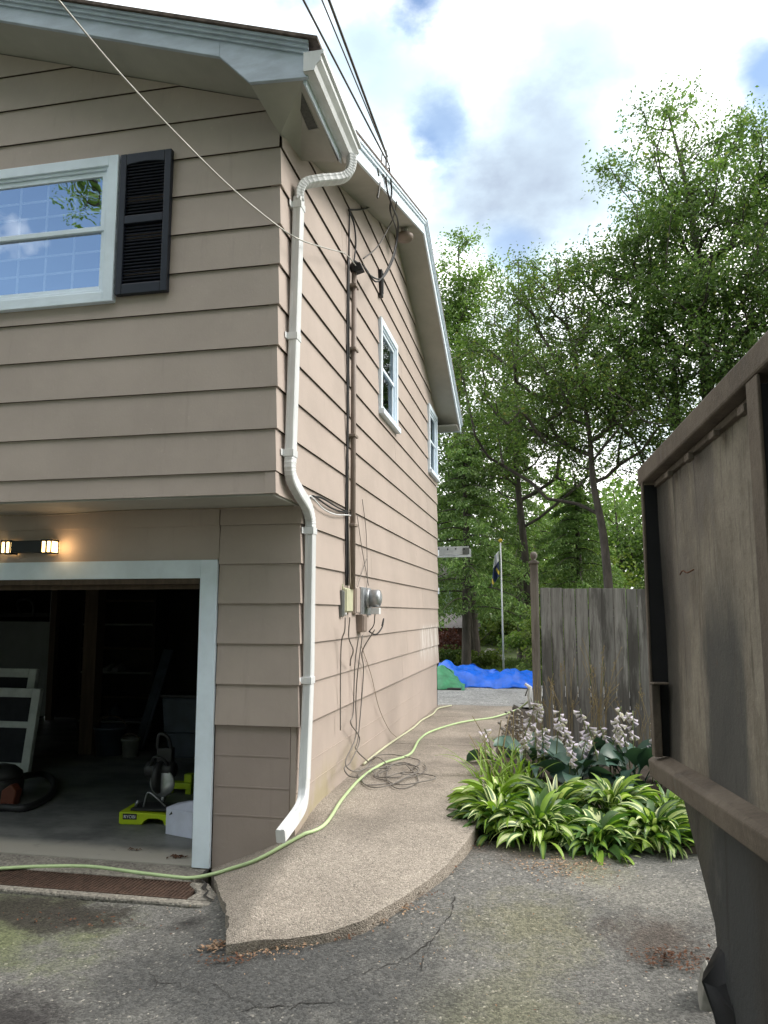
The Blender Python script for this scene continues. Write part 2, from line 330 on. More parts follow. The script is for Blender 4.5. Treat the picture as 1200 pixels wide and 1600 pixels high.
M['stone'] = simple('pale_concrete_block', (0.30, 0.29, 0.26), 0.85, 0.3, 9, bmp=0.6)
M['white'] = simple('white_plastic', (0.72, 0.73, 0.74), 0.45, 0.1, 5)
M['flagdark'] = simple('navy_flag_cloth', (0.02, 0.035, 0.09), 0.8)
M['flagyellow'] = simple('yellow_flag_cloth', (0.60, 0.45, 0.05), 0.8)
M['farwall'] = simple('pale_blue_far_wall', (0.75, 0.82, 0.88), 0.8, 0.1, 1)
M['farroof'] = simple('grey_far_roof', (0.12, 0.11, 0.11), 0.9, 0.3, 3)

M['oldframe'] = simple('dusty_white_frame', (0.52, 0.56, 0.54), 0.6, 0.2, 5)

M['pier'] = siding_mat('stained_pier_concrete', (0.345, 0.285, 0.255))
# ------------------------------------------------------------------ mesh builder and naming
WP = {}                                     # world origin of every object made here
class MB:
    def __init__(s): s.v = []; s.f = []; s.m = []; s.sm = []
    def poly(s, pts, m=0, sm=False):
        i = len(s.v); s.v += [tuple(p) for p in pts]; s.f.append(tuple(range(i, i + len(pts)))); s.m.append(m); s.sm.append(sm)
    def mesh(s, vs, fs, m=0, sm=False):
        i = len(s.v); s.v += [tuple(p) for p in vs]
        for f in fs: s.f.append(tuple(i + k for k in f)); s.m.append(m); s.sm.append(sm)
    def box(s, lo, hi, m=0, mat=None):
        x0, y0, z0 = lo; x1, y1, z1 = hi
        vs = [(x0, y0, z0), (x1, y0, z0), (x1, y1, z0), (x0, y1, z0), (x0, y0, z1), (x1, y0, z1), (x1, y1, z1), (x0, y1, z1)]
        if mat is not None: vs = [mat @ Vector(v) for v in vs]
        s.mesh(vs, [(0, 3, 2, 1), (4, 5, 6, 7), (0, 1, 5, 4), (1, 2, 6, 5), (2, 3, 7, 6), (3, 0, 4, 7)], m)
    def bar(s, a, b, w, h, up_=(0, 0, 1), m=0):
        a = Vector(a); b = Vector(b); t = (b - a).normalized(); n = Vector(up_); n = (n - t * n.dot(t)).normalized(); c = t.cross(n)
        prof = [(-h / 2, -w / 2), (h / 2, -w / 2), (h / 2, w / 2), (-h / 2, w / 2)]
        vs = [p + n * q[0] + c * q[1] for p in (a, b) for q in prof]
        s.mesh(vs, [(0, 1, 2, 3), (7, 6, 5, 4), (0, 4, 5, 1), (1, 5, 6, 2), (2, 6, 7, 3), (3, 7, 4, 0)], m)
    def sweep(s, path, prof, scales=None, hint=(0, 0, 1), m=0, sm=True, cap=True):
        P = [Vector(p) for p in path]; k = len(prof); n = Vector(hint); vs = []
        for i, p in enumerate(P):
            t = (P[min(i + 1, len(P) - 1)] - P[max(i - 1, 0)]).normalized()
            n2 = n - t * n.dot(t)
            if n2.length < 1e-5: n2 = t.orthogonal()
            n = n2.normalized(); c = t.cross(n); sc = scales[i] if scales is not None else 1.0
            vs += [p + n * (q[0] * sc) + c * (q[1] * sc) for q in prof]
        fs = [(i * k + j, i * k + (j + 1) % k, (i + 1) * k + (j + 1) % k, (i + 1) * k + j) for i in range(len(P) - 1) for j in range(k)]
        if cap: fs += [tuple(range(k))[::-1], tuple(range((len(P) - 1) * k, len(P) * k))]
        s.mesh(vs, fs, m, sm)
    def tube(s, path, r, sides=8, scales=None, m=0, hint=(0.31, 0.2, 0.93)):
        s.sweep(path, [(r * math.cos(2 * math.pi * j / sides), r * math.sin(2 * math.pi * j / sides)) for j in range(sides)], scales, hint, m)
    def lathe(s, prof, c, sides=16, axis='Z', m=0, sm=True, cap=True):
        vs = []
        for r, h in prof:
            for j in range(sides):
                a = 2 * math.pi * j / sides; q = (r * math.cos(a), r * math.sin(a), h)
                if axis == 'X': q = (h, q[0], q[1])
                if axis == 'Y': q = (q[0], h, q[1])
                vs.append((c[0] + q[0], c[1] + q[1], c[2] + q[2]))
        k = sides; n = len(prof)
        fs = [(i * k + j, i * k + (j + 1) % k, (i + 1) * k + (j + 1) % k, (i + 1) * k + j) for i in range(n - 1) for j in range(k)]
        if cap: fs += [tuple(range(k))[::-1], tuple(range((n - 1) * k, n * k))]
        s.mesh(vs, fs, m, sm)
    def prism(s, poly, a0, a1, axis='Y', m=0):
        def put(p, a):
            return {'X': (a, p[0], p[1]), 'Y': (p[0], a, p[1]), 'Z': (p[0], p[1], a)}[axis]
        k = len(poly); vs = [put(p, a0) for p in poly] + [put(p, a1) for p in poly]
        s.mesh(vs, [tuple(range(k))[::-1], tuple(range(k, 2 * k))] + [(i, (i + 1) % k, k + (i + 1) % k, k + i) for i in range(k)], m)
    def build(s, name, mats, parent=None, bevel=0.0, at=None):
        if not isinstance(mats, (list, tuple)): mats = [mats]
        return raw(name, np.array(s.v, dtype=np.float64), s.f, mats, parent, s.m, s.sm, bevel, at)
def raw(name, V, F, mats, parent=None, mi=None, sm=None, bevel=0.0, at=None):
    if at is None: at = Vector(((V[:, 0].min() + V[:, 0].max()) / 2, (V[:, 1].min() + V[:, 1].max()) / 2, V[:, 2].min()))
    else: at = Vector(at)
    V = V - np.array(at)
    me = bpy.data.meshes.new(name)
    if isinstance(F, np.ndarray):
        n, k = F.shape
        me.vertices.add(len(V)); me.vertices.foreach_set('co', V.astype(np.float32).ravel())
        me.loops.add(n * k); me.loops.foreach_set('vertex_index', F.astype(np.int32).ravel())
        me.polygons.add(n); me.polygons.foreach_set('loop_start', np.arange(0, n * k, k, dtype=np.int32))
        me.update(calc_edges=True)
    else: me.from_pydata([tuple(v) for v in V], [], F)
    for m in mats: me.materials.append(M[m] if isinstance(m, str) else m)
    if mi is not None and len(mats) > 1: me.polygons.foreach_set('material_index', np.asarray(mi, dtype=np.int32))
    if sm is not None:
        me.polygons.foreach_set('use_smooth', np.asarray(sm, dtype=bool) if not isinstance(sm, bool) else np.full(len(me.polygons), sm))
    me.update()
    o = bpy.data.objects.new(name, me); COL.objects.link(o)
    WP[o.name] = at.copy()
    if parent is not None: o.parent = parent; o.location = at - WP[parent.name]
    else: o.location = at
    if not isinstance(F, np.ndarray):
        import bmesh
        b = bmesh.new(); b.from_mesh(me); bmesh.ops.recalc_face_normals(b, faces=b.faces); b.to_mesh(me); b.free()
    if bevel:
        bm_ = o.modifiers.new('bevel', 'BEVEL'); bm_.width = bevel; bm_.segments = 2; bm_.limit_method = 'ANGLE'; bm_.angle_limit = R(40)
    return o
def tag(o, label=None, cat=None, group=None, kind=None):
    if label: o['label'] = label
    if cat: o['category'] = cat
    if group: o['group'] = group
    if kind: o['kind'] = kind
    return o
def empty(name, loc, label, cat, group=None):
    o = bpy.data.objects.new(name, None); COL.objects.link(o); o.location = loc; o.empty_display_size = 0.1
    WP[o.name] = Vector(loc); return tag(o, label, cat, group)
def dup(o, loc=None, rotz=None, scale=None, parent=None, label=None, group=None):
    c = o.copy(); COL.objects.link(c); c.parent = parent
    if loc is not None: c.location = loc
    if rotz is not None: c.rotation_euler = (0, 0, rotz)
    if scale is not None: c.scale = (scale, scale, scale)
    if label: c['label'] = label
    if group: c['group'] = group
    for ch in list(o.children): dup(ch, parent=c)
    return c
def clip(poly, a, b, c):                     # keep a*x + b*y <= c
    r = []
    for i in range(len(poly)):
        p, q = poly[i], poly[(i + 1) % len(poly)]; dp = a * p[0] + b * p[1] - c; dq = a * q[0] + b * q[1] - c
        if dp <= 0: r.append(p)
        if dp * dq < 0: t = dp / (dp - dq); r.append((p[0] + (q[0] - p[0]) * t, p[1] + (q[1] - p[1]) * t))
    return r
def smooth_path(pts, n=8):
    P = [np.array(p, float) for p in pts]; P = [2 * P[0] - P[1]] + P + [2 * P[-1] - P[-2]]; o = []
    for i in range(1, len(P) - 2):
        for k in range(n):
            t = k / n; a, b, c, d = P[i - 1], P[i], P[i + 1], P[i + 2]
            o.append(0.5 * ((2 * b) + (c - a) * t + (2 * a - 5 * b + 4 * c - d) * t * t + (3 * b - a - 3 * c + d) * t ** 3))
    o.append(P[-2]); return o
def px_x(x, y, X):
    d = pdir(x, y); return CAM + d * ((X - CAM.x) / d.x)
def px_y(x, y, Y):
    d = pdir(x, y); return CAM + d * ((Y - CAM.y) / d.y)
def px_z(x, y, Z):
    d = pdir(x, y); return CAM + d * ((Z - CAM.z) / d.z)
def ss(a, b, x):
    t = np.clip((np.asarray(x, float) - a) / (b - a), 0, 1); return t * t * (3 - 2 * t)

# ------------------------------------------------------------------ ground
def asph_z(x, y):
    A = np.interp(y, [-9, -4, -2.2, -1.28, -1.0, -0.7, -0.2, 0.7, 3, 7.3, 11, 13], [-.30, -.12, -.04, .045, .085, .145, .195, .215, .22, .27, .27, .29])
    g = np.interp(y, [-9, -2, -0.9, -0.5, 0, 20], [-.28, -.06, -.03, -.012, -.012, -.012])
    b = ss(-0.45, 0.45, x); return g * (1 - b) + A * b
def slab_z(x, y):
    g = np.interp(y, [-1.4, -1.28, -1.07, -.7, -.2, .3, .7, 2, 4.5, 7.4], [.055, .08, .14, .20, .275, .315, .34, .362, .325, .30])
    h = .42 * np.clip(.1 - np.asarray(x), 0, 1) * (1 - ss(0.05, 0.5, y)); return g - h
def grid(name, xs, ys, zf, mat, skip=None, label=None):
    X, Y = np.meshgrid(xs, ys); Z = zf(X, Y); V = np.stack([X.ravel(), Y.ravel(), Z.ravel()], 1); n = len(xs)
    i, j = np.meshgrid(np.arange(len(ys) - 1), np.arange(n - 1), indexing='ij'); a = (i * n + j).ravel()
    F = np.stack([a, a + 1, a + n + 1, a + n], 1)
    if skip is not None:
        c = V[F].mean(1); F = F[~skip(c[:, 0], c[:, 1])]
    return raw(name, V, F, [mat], sm=True)
tag(grid('lawn', np.concatenate([[-900, -300, -100, -40], np.linspace(-20, 24, 45), [50, 120, 300, 900]]), np.concatenate([[-900, -200, -60], np.linspace(-14, 46, 61), [80, 150, 300, 1200]]),
         lambda x, y: np.where(y < 10.9, -0.5 + 0.72 * ss(7.2, 10.9, y), 0.22 + 0.012 * np.clip(y - 11, 0, 40)) + 0.03 * np.sin(x * 1.3) * np.sin(y * 0.9) * ss(11, 13, y), 'lawn'), kind='structure')
gx = np.concatenate([np.linspace(-9, -2.4, 14), np.linspace(-2.3, 3.4, 72), np.linspace(3.6, 9, 12)]); gy = np.concatenate([np.linspace(-12, -3, 14), np.linspace(-2.8, .30, 50), np.linspace(.36, .95, 10)])
def dz(x, y):
    return asph_z(x, y) + 0.006 * np.sin(x * 3.1 + y * 1.7) * np.sin(y * 2.3 - x) + 0.003 * np.sin(x * 9 + 2) * np.sin(y * 8)
drive = tag(grid('driveway', gx, gy, dz, 'asphalt', skip=lambda x, y: ((y > -0.62) & (x < -0.38)) | ((y > 0.05) & (x < 0.5)) | ((y > .31) & (x > 1.0))), kind='structure')
tag(grid('back_yard_paving', np.linspace(-5, 3.2, 40), np.linspace(7.36, 11.2, 30), lambda x, y: 0.285 + 0 * x + 0.004 * np.sin(x * 4) * np.sin(y * 5), 'patio'), kind='structure')
# walkway
RX = np.array([(.06, -1.28), (.35, -1.235), (.55, -1.16), (.72, -1.04), (.87, -.82), (.98, -.6), (1.08, -.38), (1.15, -.1), (1.19, .15), (1.2, .4), (1.19, .7), (1.17, 1.1), (1.155, 1.6), (1.15, 3), (1.15, 7.35)])
rys = np.unique(np.concatenate([np.linspace(-1.28, -1.0, 12), np.linspace(-1.0, 0.03, 24)]))
mb = MB(); NX = 24
def wrow(y, first):
    xr = np.interp(y, RX[:, 1], RX[:, 0])
    xl = np.interp(y, [-1.28, -0.95, -0.5, 0.0, 0.03], [.055, -.075, -.33, -.60, -.60]) + (0.007 * math.sin(y * 23 + 1) + 0.006 * math.sin(y * 61)) * (math.sin(y * 5) + .4) if first else -.03
    xs = np.linspace(xl, xr, NX); return [(x, y, float(slab_z(x, y)) + 0.003 * math.sin(x * 7 + y * 5)) for x in xs]
def wstrip(rows):
    n = NX; vs = [p for r_ in rows for p in r_]
    fs = [(i * n + j, i * n + j + 1, (i + 1) * n + j + 1, (i + 1) * n + j) for i in range(len(rows) - 1) for j in range(n - 1)]
    mb.mesh(vs, fs, 0, True)
    for e_ in (0, n - 1):                    # skirts, with a worn 12 mm arris
        for i in range(len(rows) - 1):
            a, b = rows[i][e_], rows[i + 1][e_]
            mb.poly([a, b, (b[0], b[1], b[2] - .3), (a[0], a[1], a[2] - .3)])
    for r_ in (rows[0], rows[-1]):
        for j in range(n - 1): mb.poly([r_[j], r_[j + 1], (r_[j + 1][0], r_[j + 1][1], r_[j + 1][2] - .3), (r_[j][0], r_[j][1], r_[j][2] - .3)])
wstrip([wrow(y, True) for y in rys])
ys2 = [.03] + list(np.linspace(.2, 3.29, 20)); wstrip([wrow(y, False) for y in ys2])
wstrip([wrow(y, False) for y in np.linspace(3.305, 5.79, 14)]); wstrip([wrow(y, False) for y in np.linspace(5.805, 7.35, 8)])
tag(mb.build('walkway', 'walk'), kind='structure')
# apron strip in front of the garage, with the trench for the grate
mb = MB()
mb.box((-7, -.255, -.4), (-.62, .02, .004)); mb.box((-7, -.62, -.4), (-.335, -.545, -.004))
mb.prism([(-.52, -.545), (-.335, -.545), (-.36, -.44), (-.5, -.255), (-.62, -.255), (-.62, -.30), (-.505, -.42)], -.4, -.001, 'Z')
mb.poly([(-7, -.6, -.16), (-.45, -.6, -.16), (-.45, -.2, -.16), (-7, -.2, -.16)])
tag(mb.build('concrete_apron', 'strip', bevel=.012), kind='structure')
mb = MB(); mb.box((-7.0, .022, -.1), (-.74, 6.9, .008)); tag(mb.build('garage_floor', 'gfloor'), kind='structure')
mb = MB()
for k in range(150):                         # rusty trench grate bars
    x = -4.6 + k * .0275
    if x < -.53: mb.box((x, -.54, -.03), (x + .014, -.26, -.006))
mb.box((-4.6, -.545, -.034), (-.52, -.532, -.004)); mb.box((-4.6, -.268, -.034), (-.61, -.257, -.004)); mb.box((-4.6, -.405, -.036), (-.55, -.395, -.010))
mb.poly([(-4.6, -.545, -.05), (-.5, -.545, -.05), (-.6, -.255, -.05), (-4.6, -.255, -.05)])
tag(mb.build('trench_grate', 'grate'), 'rusty iron trench grate across the garage mouth', 'drain grate')
# garden bed
def bed_z(x, y): return 0.19 - .05 * (1 - ss(.25, .5, y)) + .08 * ss(.8, 4, y) + .05 * np.sin(x * 5) * np.sin(y * 4) + .02 * np.sin(x * 17 + y * 11)
tag(grid('garden_bed', np.linspace(1.16, 3.6, 40), np.concatenate([np.linspace(.26, 1, 14), np.linspace(1.1, 8, 56)]), bed_z, 'soil', skip=lambda x, y: (y < .5) & (x < 1.18)), kind='structure')
# cracks: thin dirt-filled seams
def crack(pix, w=.007, seed=0):
    r_ = random.Random(seed); pts = []
    P = [px_z(x, y, 0.05) for x, y in pix]
    P = [Vector((p.x, p.y, float(dz(p.x, p.y)))) for p in P]
    for a, b in zip(P[:-1], P[1:]):
        n = max(2, int((b - a).length / .03))
        for i in range(n):
            q = a.lerp(b, i / n); q += Vector((r_.gauss(0, .008), r_.gauss(0, .012), 0)); q.z = float(dz(q.x, q.y)) + .004; pts.append(q)
    mb = MB(); vs = []
    for i, q in enumerate(pts):
        t = (pts[min(i + 1, len(pts) - 1)] - pts[max(0, i - 1)]); t.z = 0; n = Vector((-t.y, t.x, 0)).normalized()
        ww = w * .75 * (0.15 + 1.1 * r_.random() ** 1.5) * min(1, i / 3, (len(pts) - 1 - i) / 3)
        vs += [q + n * ww, q - n * ww]
    mb.mesh(vs, [(2 * i, 2 * i + 1, 2 * i + 3, 2 * i + 2) for i in range(len(pts) - 1)])
    tag(mb.build('asphalt_crack', 'crack'), kind='structure')
crack([(714, 1418), (706, 1448), (680, 1475), (650, 1492), (620, 1503), (580, 1512), (520, 1530)], .0045, 1)
crack([(690, 1470), (660, 1500), (655, 1530)], .003, 6)
crack([(430, 1560), (380, 1545), (330, 1520), (300, 1515)], .003, 7)
crack([(540, 1548), (460, 1552), (380, 1560), (350, 1556)], .0045, 2)
crack([(232, 1485), (246, 1510), (240, 1530)], .004, 3)
crack([(225, 1500), (300, 1520), (340, 1545)], .004, 4)
mb = MB()                                     # crack between apron and walkway
cp = [(-.600, .01), (-.607, -.08), (-.57, -.16), (-.575, -.22), (-.50, -.30), (-.485, -.37), (-.43, -.42), (-.42, -.5), (-.345, -.56)]
vs = []
for i, (x, y) in enumerate(cp):
    w = .006 + .006 * (i % 3); vs += [(x - w, y, .0085), (x + w, y - .004, .0085)]
mb.mesh(vs, [(2 * i, 2 * i + 1, 2 * i + 3, 2 * i + 2) for i in range(len(cp) - 1)]); tag(mb.build('apron_crack', 'crack'), kind='structure')

# ------------------------------------------------------------------ house
ZO = 2.51                                    # underside of the overhanging storey
YF, YB = -.55, 7.2                           # upper front wall, back wall
PKY, PKZ = 3.64, 6.36
house = empty('house', (0, 0, 0), 'two-storey tan lap-sided house with white trim and an open garage below', 'house')
EXP, B0 = .281, .97
def gable_side(poly):
    poly = clip(poly, -(PKZ - 5.0) / (PKY + .52), 1, 5.0 + .52 * (PKZ - 5.0) / (PKY + .52))
    sb = (PKZ - 4.96) / (7.29 - PKY); return clip(poly, sb, 1, PKZ + sb * PKY)
def gable_front(poly):
    poly = clip(poly, .325, 1, 5.22); return clip(poly, -.325, 1, 5.22 + .325 * 8)
HOLES = {'side': [(2.66, 3.91, 3.57, 4.90), (6.23, 3.91, 7.07, 4.90)], 'front': [(-2.75, 3.915, -1.21, 4.94)], None: []}
def punch(poly, holes):
    out_ = [poly]
    for (a, b, c, d) in holes:
        nxt = []
        for p in out_:
            if len(p) < 3: continue
            us = [q[0] for q in p]; vz = [q[1] for q in p]
            if max(us) <= a or min(us) >= c or max(vz) <= b or min(vz) >= d: nxt.append(p); continue
            nxt.append(clip(p, 1, 0, a)); nxt.append(clip(p, -1, 0, -c)); m_ = clip(clip(p, -1, 0, -a), 1, 0, c); nxt.append(clip(m_, 0, 1, b)); nxt.append(clip(m_, 0, -1, -d))
        out_ = [p for p in nxt if len(p) >= 3]
    return out_
def courses(mb, u0, u1, ztop, place, clipf, joints, zlow=None, seed=0, zstart=B0, holes=None):
    r_ = random.Random(seed); z = zstart
    while z < ztop:
        z1 = min(z + EXP, ztop); zb = z
        if zlow is not None and z1 <= zlow + .02: z += EXP; continue
        if zlow is not None: zb = max(z, zlow)
        cuts = sorted([u0, u1] + [c for c in joints(r_, z) if u0 < c < u1])
        for a, b in zip(cuts[:-1], cuts[1:]):
            aa = a + (.0025 if a > u0 else 0); bb = b - (.0025 if b < u1 else 0)
            for poly in punch(clipf([(aa, zb), (bb, zb), (bb, z1), (aa, z1)]), HOLES[holes]):
              if len(poly) < 3: continue
              off = [.0205 - .0165 * (p[1] - z) / EXP for p in poly]
              outp = [place(p[0], p[1], o_) for p, o_ in zip(poly, off)]; inn = [place(p[0], p[1], o_ - .005) for p, o_ in zip(poly, off)]
              k = len(poly); mb.mesh(outp + inn, [tuple(range(k))] + [(i, k + i, k + (i + 1) % k, (i + 1) % k) for i in range(k)])
        z += EXP
NOJ = lambda r_, z: []
def jr(r_, z):
    return [r_.uniform(1.0, 6.5)] if r_.random() < .75 else []
# upper wall: side part from YF, and lower side from 0
mb = MB()
side = lambda y, z, d: (d, y, z)
courses(mb, 0, YB, ZO, side, gable_side, jr, seed=3)
mb2 = MB()
zst = B0 + EXP * 5
courses(mb2, YF, YB, 6.6, side, gable_side, jr, zlow=ZO, seed=5, zstart=zst, holes='side')
def jf(r_, z): return [-1.98 if 4.6 < z < 4.9 else -4.3]
mb3 = MB(); courses(mb3, -7.2, 0, 6.7, lambda x, z, d: (x, YF - d, z), gable_front, jf, zlow=ZO, seed=6, zstart=zst, holes='front')
mb4 = MB()
fr = lambda x, z, d: (x, -d, z)
courses(mb4, -.595, 0, ZO, fr, lambda p: p, NOJ)
mb4.box((-7.2, -.012, 2.128), (-.6, .1, ZO))
mb4.box((-7.2, -.024, 2.374), (-.6, .0, ZO - .002))
mb.build('lower_side_siding', 'siding', house); mb2.build('upper_side_siding', 'siding', house); mb3.build('upper_front_siding', 'siding', house); mb4.build('garage_front_siding', 'siding', house)
# corner caps, one per course
for (y, zl, zh) in ((0, B0, ZO), (YF, ZO, 4.93)):
    mb = MB()
    for k in range(0, 15):
        z = B0 + EXP * k; z1 = z + EXP - .004
        a, b = max(z, zl) + .001, min(z1, zh)
        if b - a < .03: continue
        for (dz0, dz1) in ((.0240, .0075),):
            o0, o1 = dz0, dz0 - (dz0 - dz1) * (b - a) / EXP
            ring0 = [(-.055, y - o0 + .002), (o0, y - o0), (o0 - .002, y + .055), (0, y + .055), (0, y), (-.055, y)]
            ring1 = [(-.055, y - o1 + .002), (o1, y - o1), (o1 - .002, y + .055), (0, y + .055), (0, y), (-.055, y)]
            vs = [(p[0], p[1], a) for p in ring0] + [(p[0], p[1], b) for p in ring1]
            mb.mesh(vs, [tuple(range(6))[::-1], tuple(range(6, 12))] + [(i, (i + 1) % 6, 6 + (i + 1) % 6, 6 + i) for i in range(6)])
    mb.build('corner_cap', 'siding', house)
# backing shell behind the boards
mb = MB()
mb.poly([(-.006, 0.01, .9), (-.006, YB, .9), (-.006, YB, ZO + .01), (-.006, 0.01, ZO + .01)])
mb.poly([(-7.2, YB - .01, .3), (-.01, YB - .01, .3), (-.01, YB - .01, 4.95), (-7.2, YB - .01, 4.95)])
mb.poly([(-7.2, YF, ZO), (-7.2, YB, ZO), (-7.2, YB, 6), (-7.2, YF, 6)])
mb.build('wall_sheathing', 'siding_back', house)
# overhang underside and a board along its lip
mb = MB(); mb.box((-7.2, YF + .002, ZO - .012), (-.002, .0, ZO + .006)); mb.build('overhang_soffit', 'soffit', house)
# foundation
mb = MB(); mb.prism([(-.045, .012), (-.005, .012), (-.005, 7.1), (-.6, 7.1), (-.6, 6.9), (-.045, 6.9)], -.3, .966, 'Z')

for z in (.52, .68): mb.box((-.006, .02, z), (-.001, 5.5, z + .006))
mb.build('foundation', 'foundation', house)
mb = MB(); mb.prism([(-.598, .006), (-.047, .006), (-.047, .3), (-.598, .3)], -.3, .964, 'Z')
for z in (.36, .55, .76): mb.box((-.597, .002, z), (-.046, .007, z + .008))
mb.build('foundation_pier', 'pier', house)
# roof
def roof_plane(mb, a, b, c, d, th): mb.mesh([a, b, c, d] + [(p[0], p[1], p[2] - th) for p in (a, b, c, d)], [(0, 1, 2, 3), (7, 6, 5, 4), (0, 4, 5, 1), (1, 5, 6, 2), (2, 6, 7, 3), (3, 7, 4, 0)])
RX1 = .365
slf = (PKZ - 5.0) / (PKY + .52); slb = (PKZ - 4.96) / (7.29 - PKY); T = .175
mb = MB()
yF0 = .02
zr = lambda y: (PKZ + T - slf * (PKY - y)) if y < PKY else (PKZ + T - slb * (y - PKY))
roof_plane(mb, (-8, yF0, zr(yF0)), (RX1 + .035, yF0, zr(yF0)), (RX1 + .035, PKY, zr(PKY)), (-8, PKY, zr(PKY)), .02)
roof_plane(mb, (-8, PKY, zr(PKY)), (RX1 + .035, PKY, zr(PKY)), (RX1 + .035, 7.75, zr(7.75)), (-8, 7.75, zr(7.75)), .02)
FZ = lambda x: 5.335 - .325 * (x - .32)
vp = [(-4, -1.02, FZ(-4)), (.40, -1.02, FZ(.40)), (.40, -.06, FZ(.40)), (-3.30, 3.6, FZ(-3.30)), (-4, 3.6, FZ(-4))]
mb.mesh(vp + [(p[0], p[1], p[2] - .022) for p in vp], [(0, 1, 2, 3, 4), (9, 8, 7, 6, 5)] + [(i, 5 + i, 5 + (i + 1) % 5, (i + 1) % 5) for i in range(5)])
roof_plane(mb, (-8.3, -1.02, FZ(.3)), (-4, -1.02, FZ(-4)), (-4, 3.6, FZ(-4)), (-8.3, 3.6, FZ(.3)), .022)
roof = mb.build('roof', 'shingle', house)
# side rake: fascia + metal edge + sloping soffit
def slope_strip(mb, x0, x1, y0, y1, o_top, o_bot, m=0):
    a, b = zr(y0), zr(y1)
    vs = [(x0, y0, a - o_bot), (x1, y0, a - o_bot), (x1, y0, a - o_top), (x0, y0, a - o_top), (x0, y1, b - o_bot), (x1, y1, b - o_bot), (x1, y1, b - o_top), (x0, y1, b - o_top)]
    mb.mesh(vs, [(0, 1, 2, 3), (7, 6, 5, 4), (0, 4, 5, 1), (1, 5, 6, 2), (2, 6, 7, 3), (3, 7, 4, 0)], m)
mb = MB()
for y0, y1 in ((.03, PKY), (PKY, 7.72)):
    slope_strip(mb, RX1 - .02, RX1, y0, y1, .023, .19)
    slope_strip(mb, RX1 + .001, RX1 + .018, y0, y1, .022, .072)
    slope_strip(mb, RX1 + .0185, RX1 + .03, y0, y1, .022, .045)
mb.build('side_rake_fascia', 'trim', house, at=(RX1, PKY, PKZ))
mb = MB()
for y0, y1 in ((-.10, PKY), (PKY, 7.6)): slope_strip(mb, -.002, RX1 - .021, y0, y1, T - .012, T + .004)
mb.box((-.3, 7.2, zr(7.6) - T - .04), (RX1 - .022, 7.62, zr(7.6) - T - .02))
mb.build('side_soffit', 'soffit', house)
mb = MB(); mb.box((-8, 7.62, zr(7.7) - .19), (RX1, 7.645, zr(7.7) - .0)); mb.build('back_fascia', 'trim', house)
# front rake
FY = -.95
mb = MB()
def fz(x, o): return FZ(x) - o
def fstrip(y0, y1, x0, x1, ot, ob):
    vs = [(x0, y0, fz(x0, ob)), (x1, y0, fz(x1, ob)), (x1, y0, fz(x1, ot)), (x0, y0, fz(x0, ot)), (x0, y1, fz(x0, ob)), (x1, y1, fz(x1, ob)), (x1, y1, fz(x1, ot)), (x0, y1, fz(x0, ot))]
    mb.mesh(vs, [(0, 1, 2, 3), (7, 6, 5, 4), (0, 4, 5, 1), (1, 5, 6, 2), (2, 6, 7, 3), (3, 7, 4, 0)])
fstrip(FY, FY + .03, -4, -.28, .024, .175 + .03)
mb.prism([(-.28, fz(-.28, .205)), (-.07, 5.112), (.318, 5.09), (.318, fz(.318, .024)), (-.28, fz(-.28, .024))], FY - .0005, FY + .0295, 'Y')
mb.build('front_rake_fascia', 'fascia', house, bevel=.004)
mb = MB()
fstrip(FY - .016, FY - .0012, -4, .325, .024, .095); fstrip(FY - .034, FY - .017, -4, .33, .024, .070); fstrip(FY - .052, FY - .035, -4, .335, .024, .045)
mb.build('rake_moulding', 'fascia', house, bevel=.003)
mb = MB()
vs = []
for (x, y) in ((-4, FY + .03), (-.075, FY + .03), (-.005, YF - .004), (-4, YF - .004)): vs.append((x, y, fz(x, .19) if y < -.9 else 5.24 - .325 * x - .012))
mb.poly(vs); mb.poly([(p[0], p[1], p[2] + .012) for p in vs][::-1])
mb.build('front_soffit', 'soffit', house)
# box eave return at the corner
mb = MB(); SZ = 5.03
b_ = [(-.07, FY + .03), (.28, FY + .03), (.28, -.06), (.0, -.10), (.0, YF)]
bz = [5.112, 5.095, 5.06, 5.08, 4.995]
mb.poly([(p[0], p[1], z) for p, z in zip(b_, bz)]); mb.poly([(p[0], p[1], z + .015) for p, z in zip(b_, bz)][::-1])
mb.poly([(-.07, FY + .03, 5.112), (0, YF, 4.995), (0, YF, 5.3), (-.07, FY + .03, 5.36)])
mb.poly([(.28, -.06, 5.06), (.0, -.10, 5.08), (0, -.1, 5.3), (.28, -.06, 5.3)])
box_eave = mb.build('eave_box', 'soffit', house)
q = [px_z(x, y, 5.075) for x, y in ((456, 145), (470, 143), (497, 200), (482, 203))]
mb = MB(); c = sum(q, Vector()) / 4
zz = lambda p: 5.07 + (-.06 - p.y) * .035 
mb.poly([(p.x, p.y, zz(p) - .008) for p in q]); qo = [c + (p - c) * 1.18 for p in q]
vent = mb.build('soffit_vent', 'vent', house)
mb = MB()
for i in range(4):
    a, b, a2, b2 = q[i], q[(i + 1) % 4], qo[i], qo[(i + 1) % 4]
    mb.poly([(a.x, a.y, zz(a) - .011), (b.x, b.y, zz(b) - .011), (b2.x, b2.y, zz(b2) - .005), (a2.x, a2.y, zz(a2) - .005)])
mb.build('vent_frame', 'soffit', vent)
mb = MB(); mb.prism([(.281, 5.075), (.30, 5.055), (.30, 5.27), (.281, 5.27)], FY + .031, -.04, 'Y'); mb.build('eave_fascia', 'trim', house)
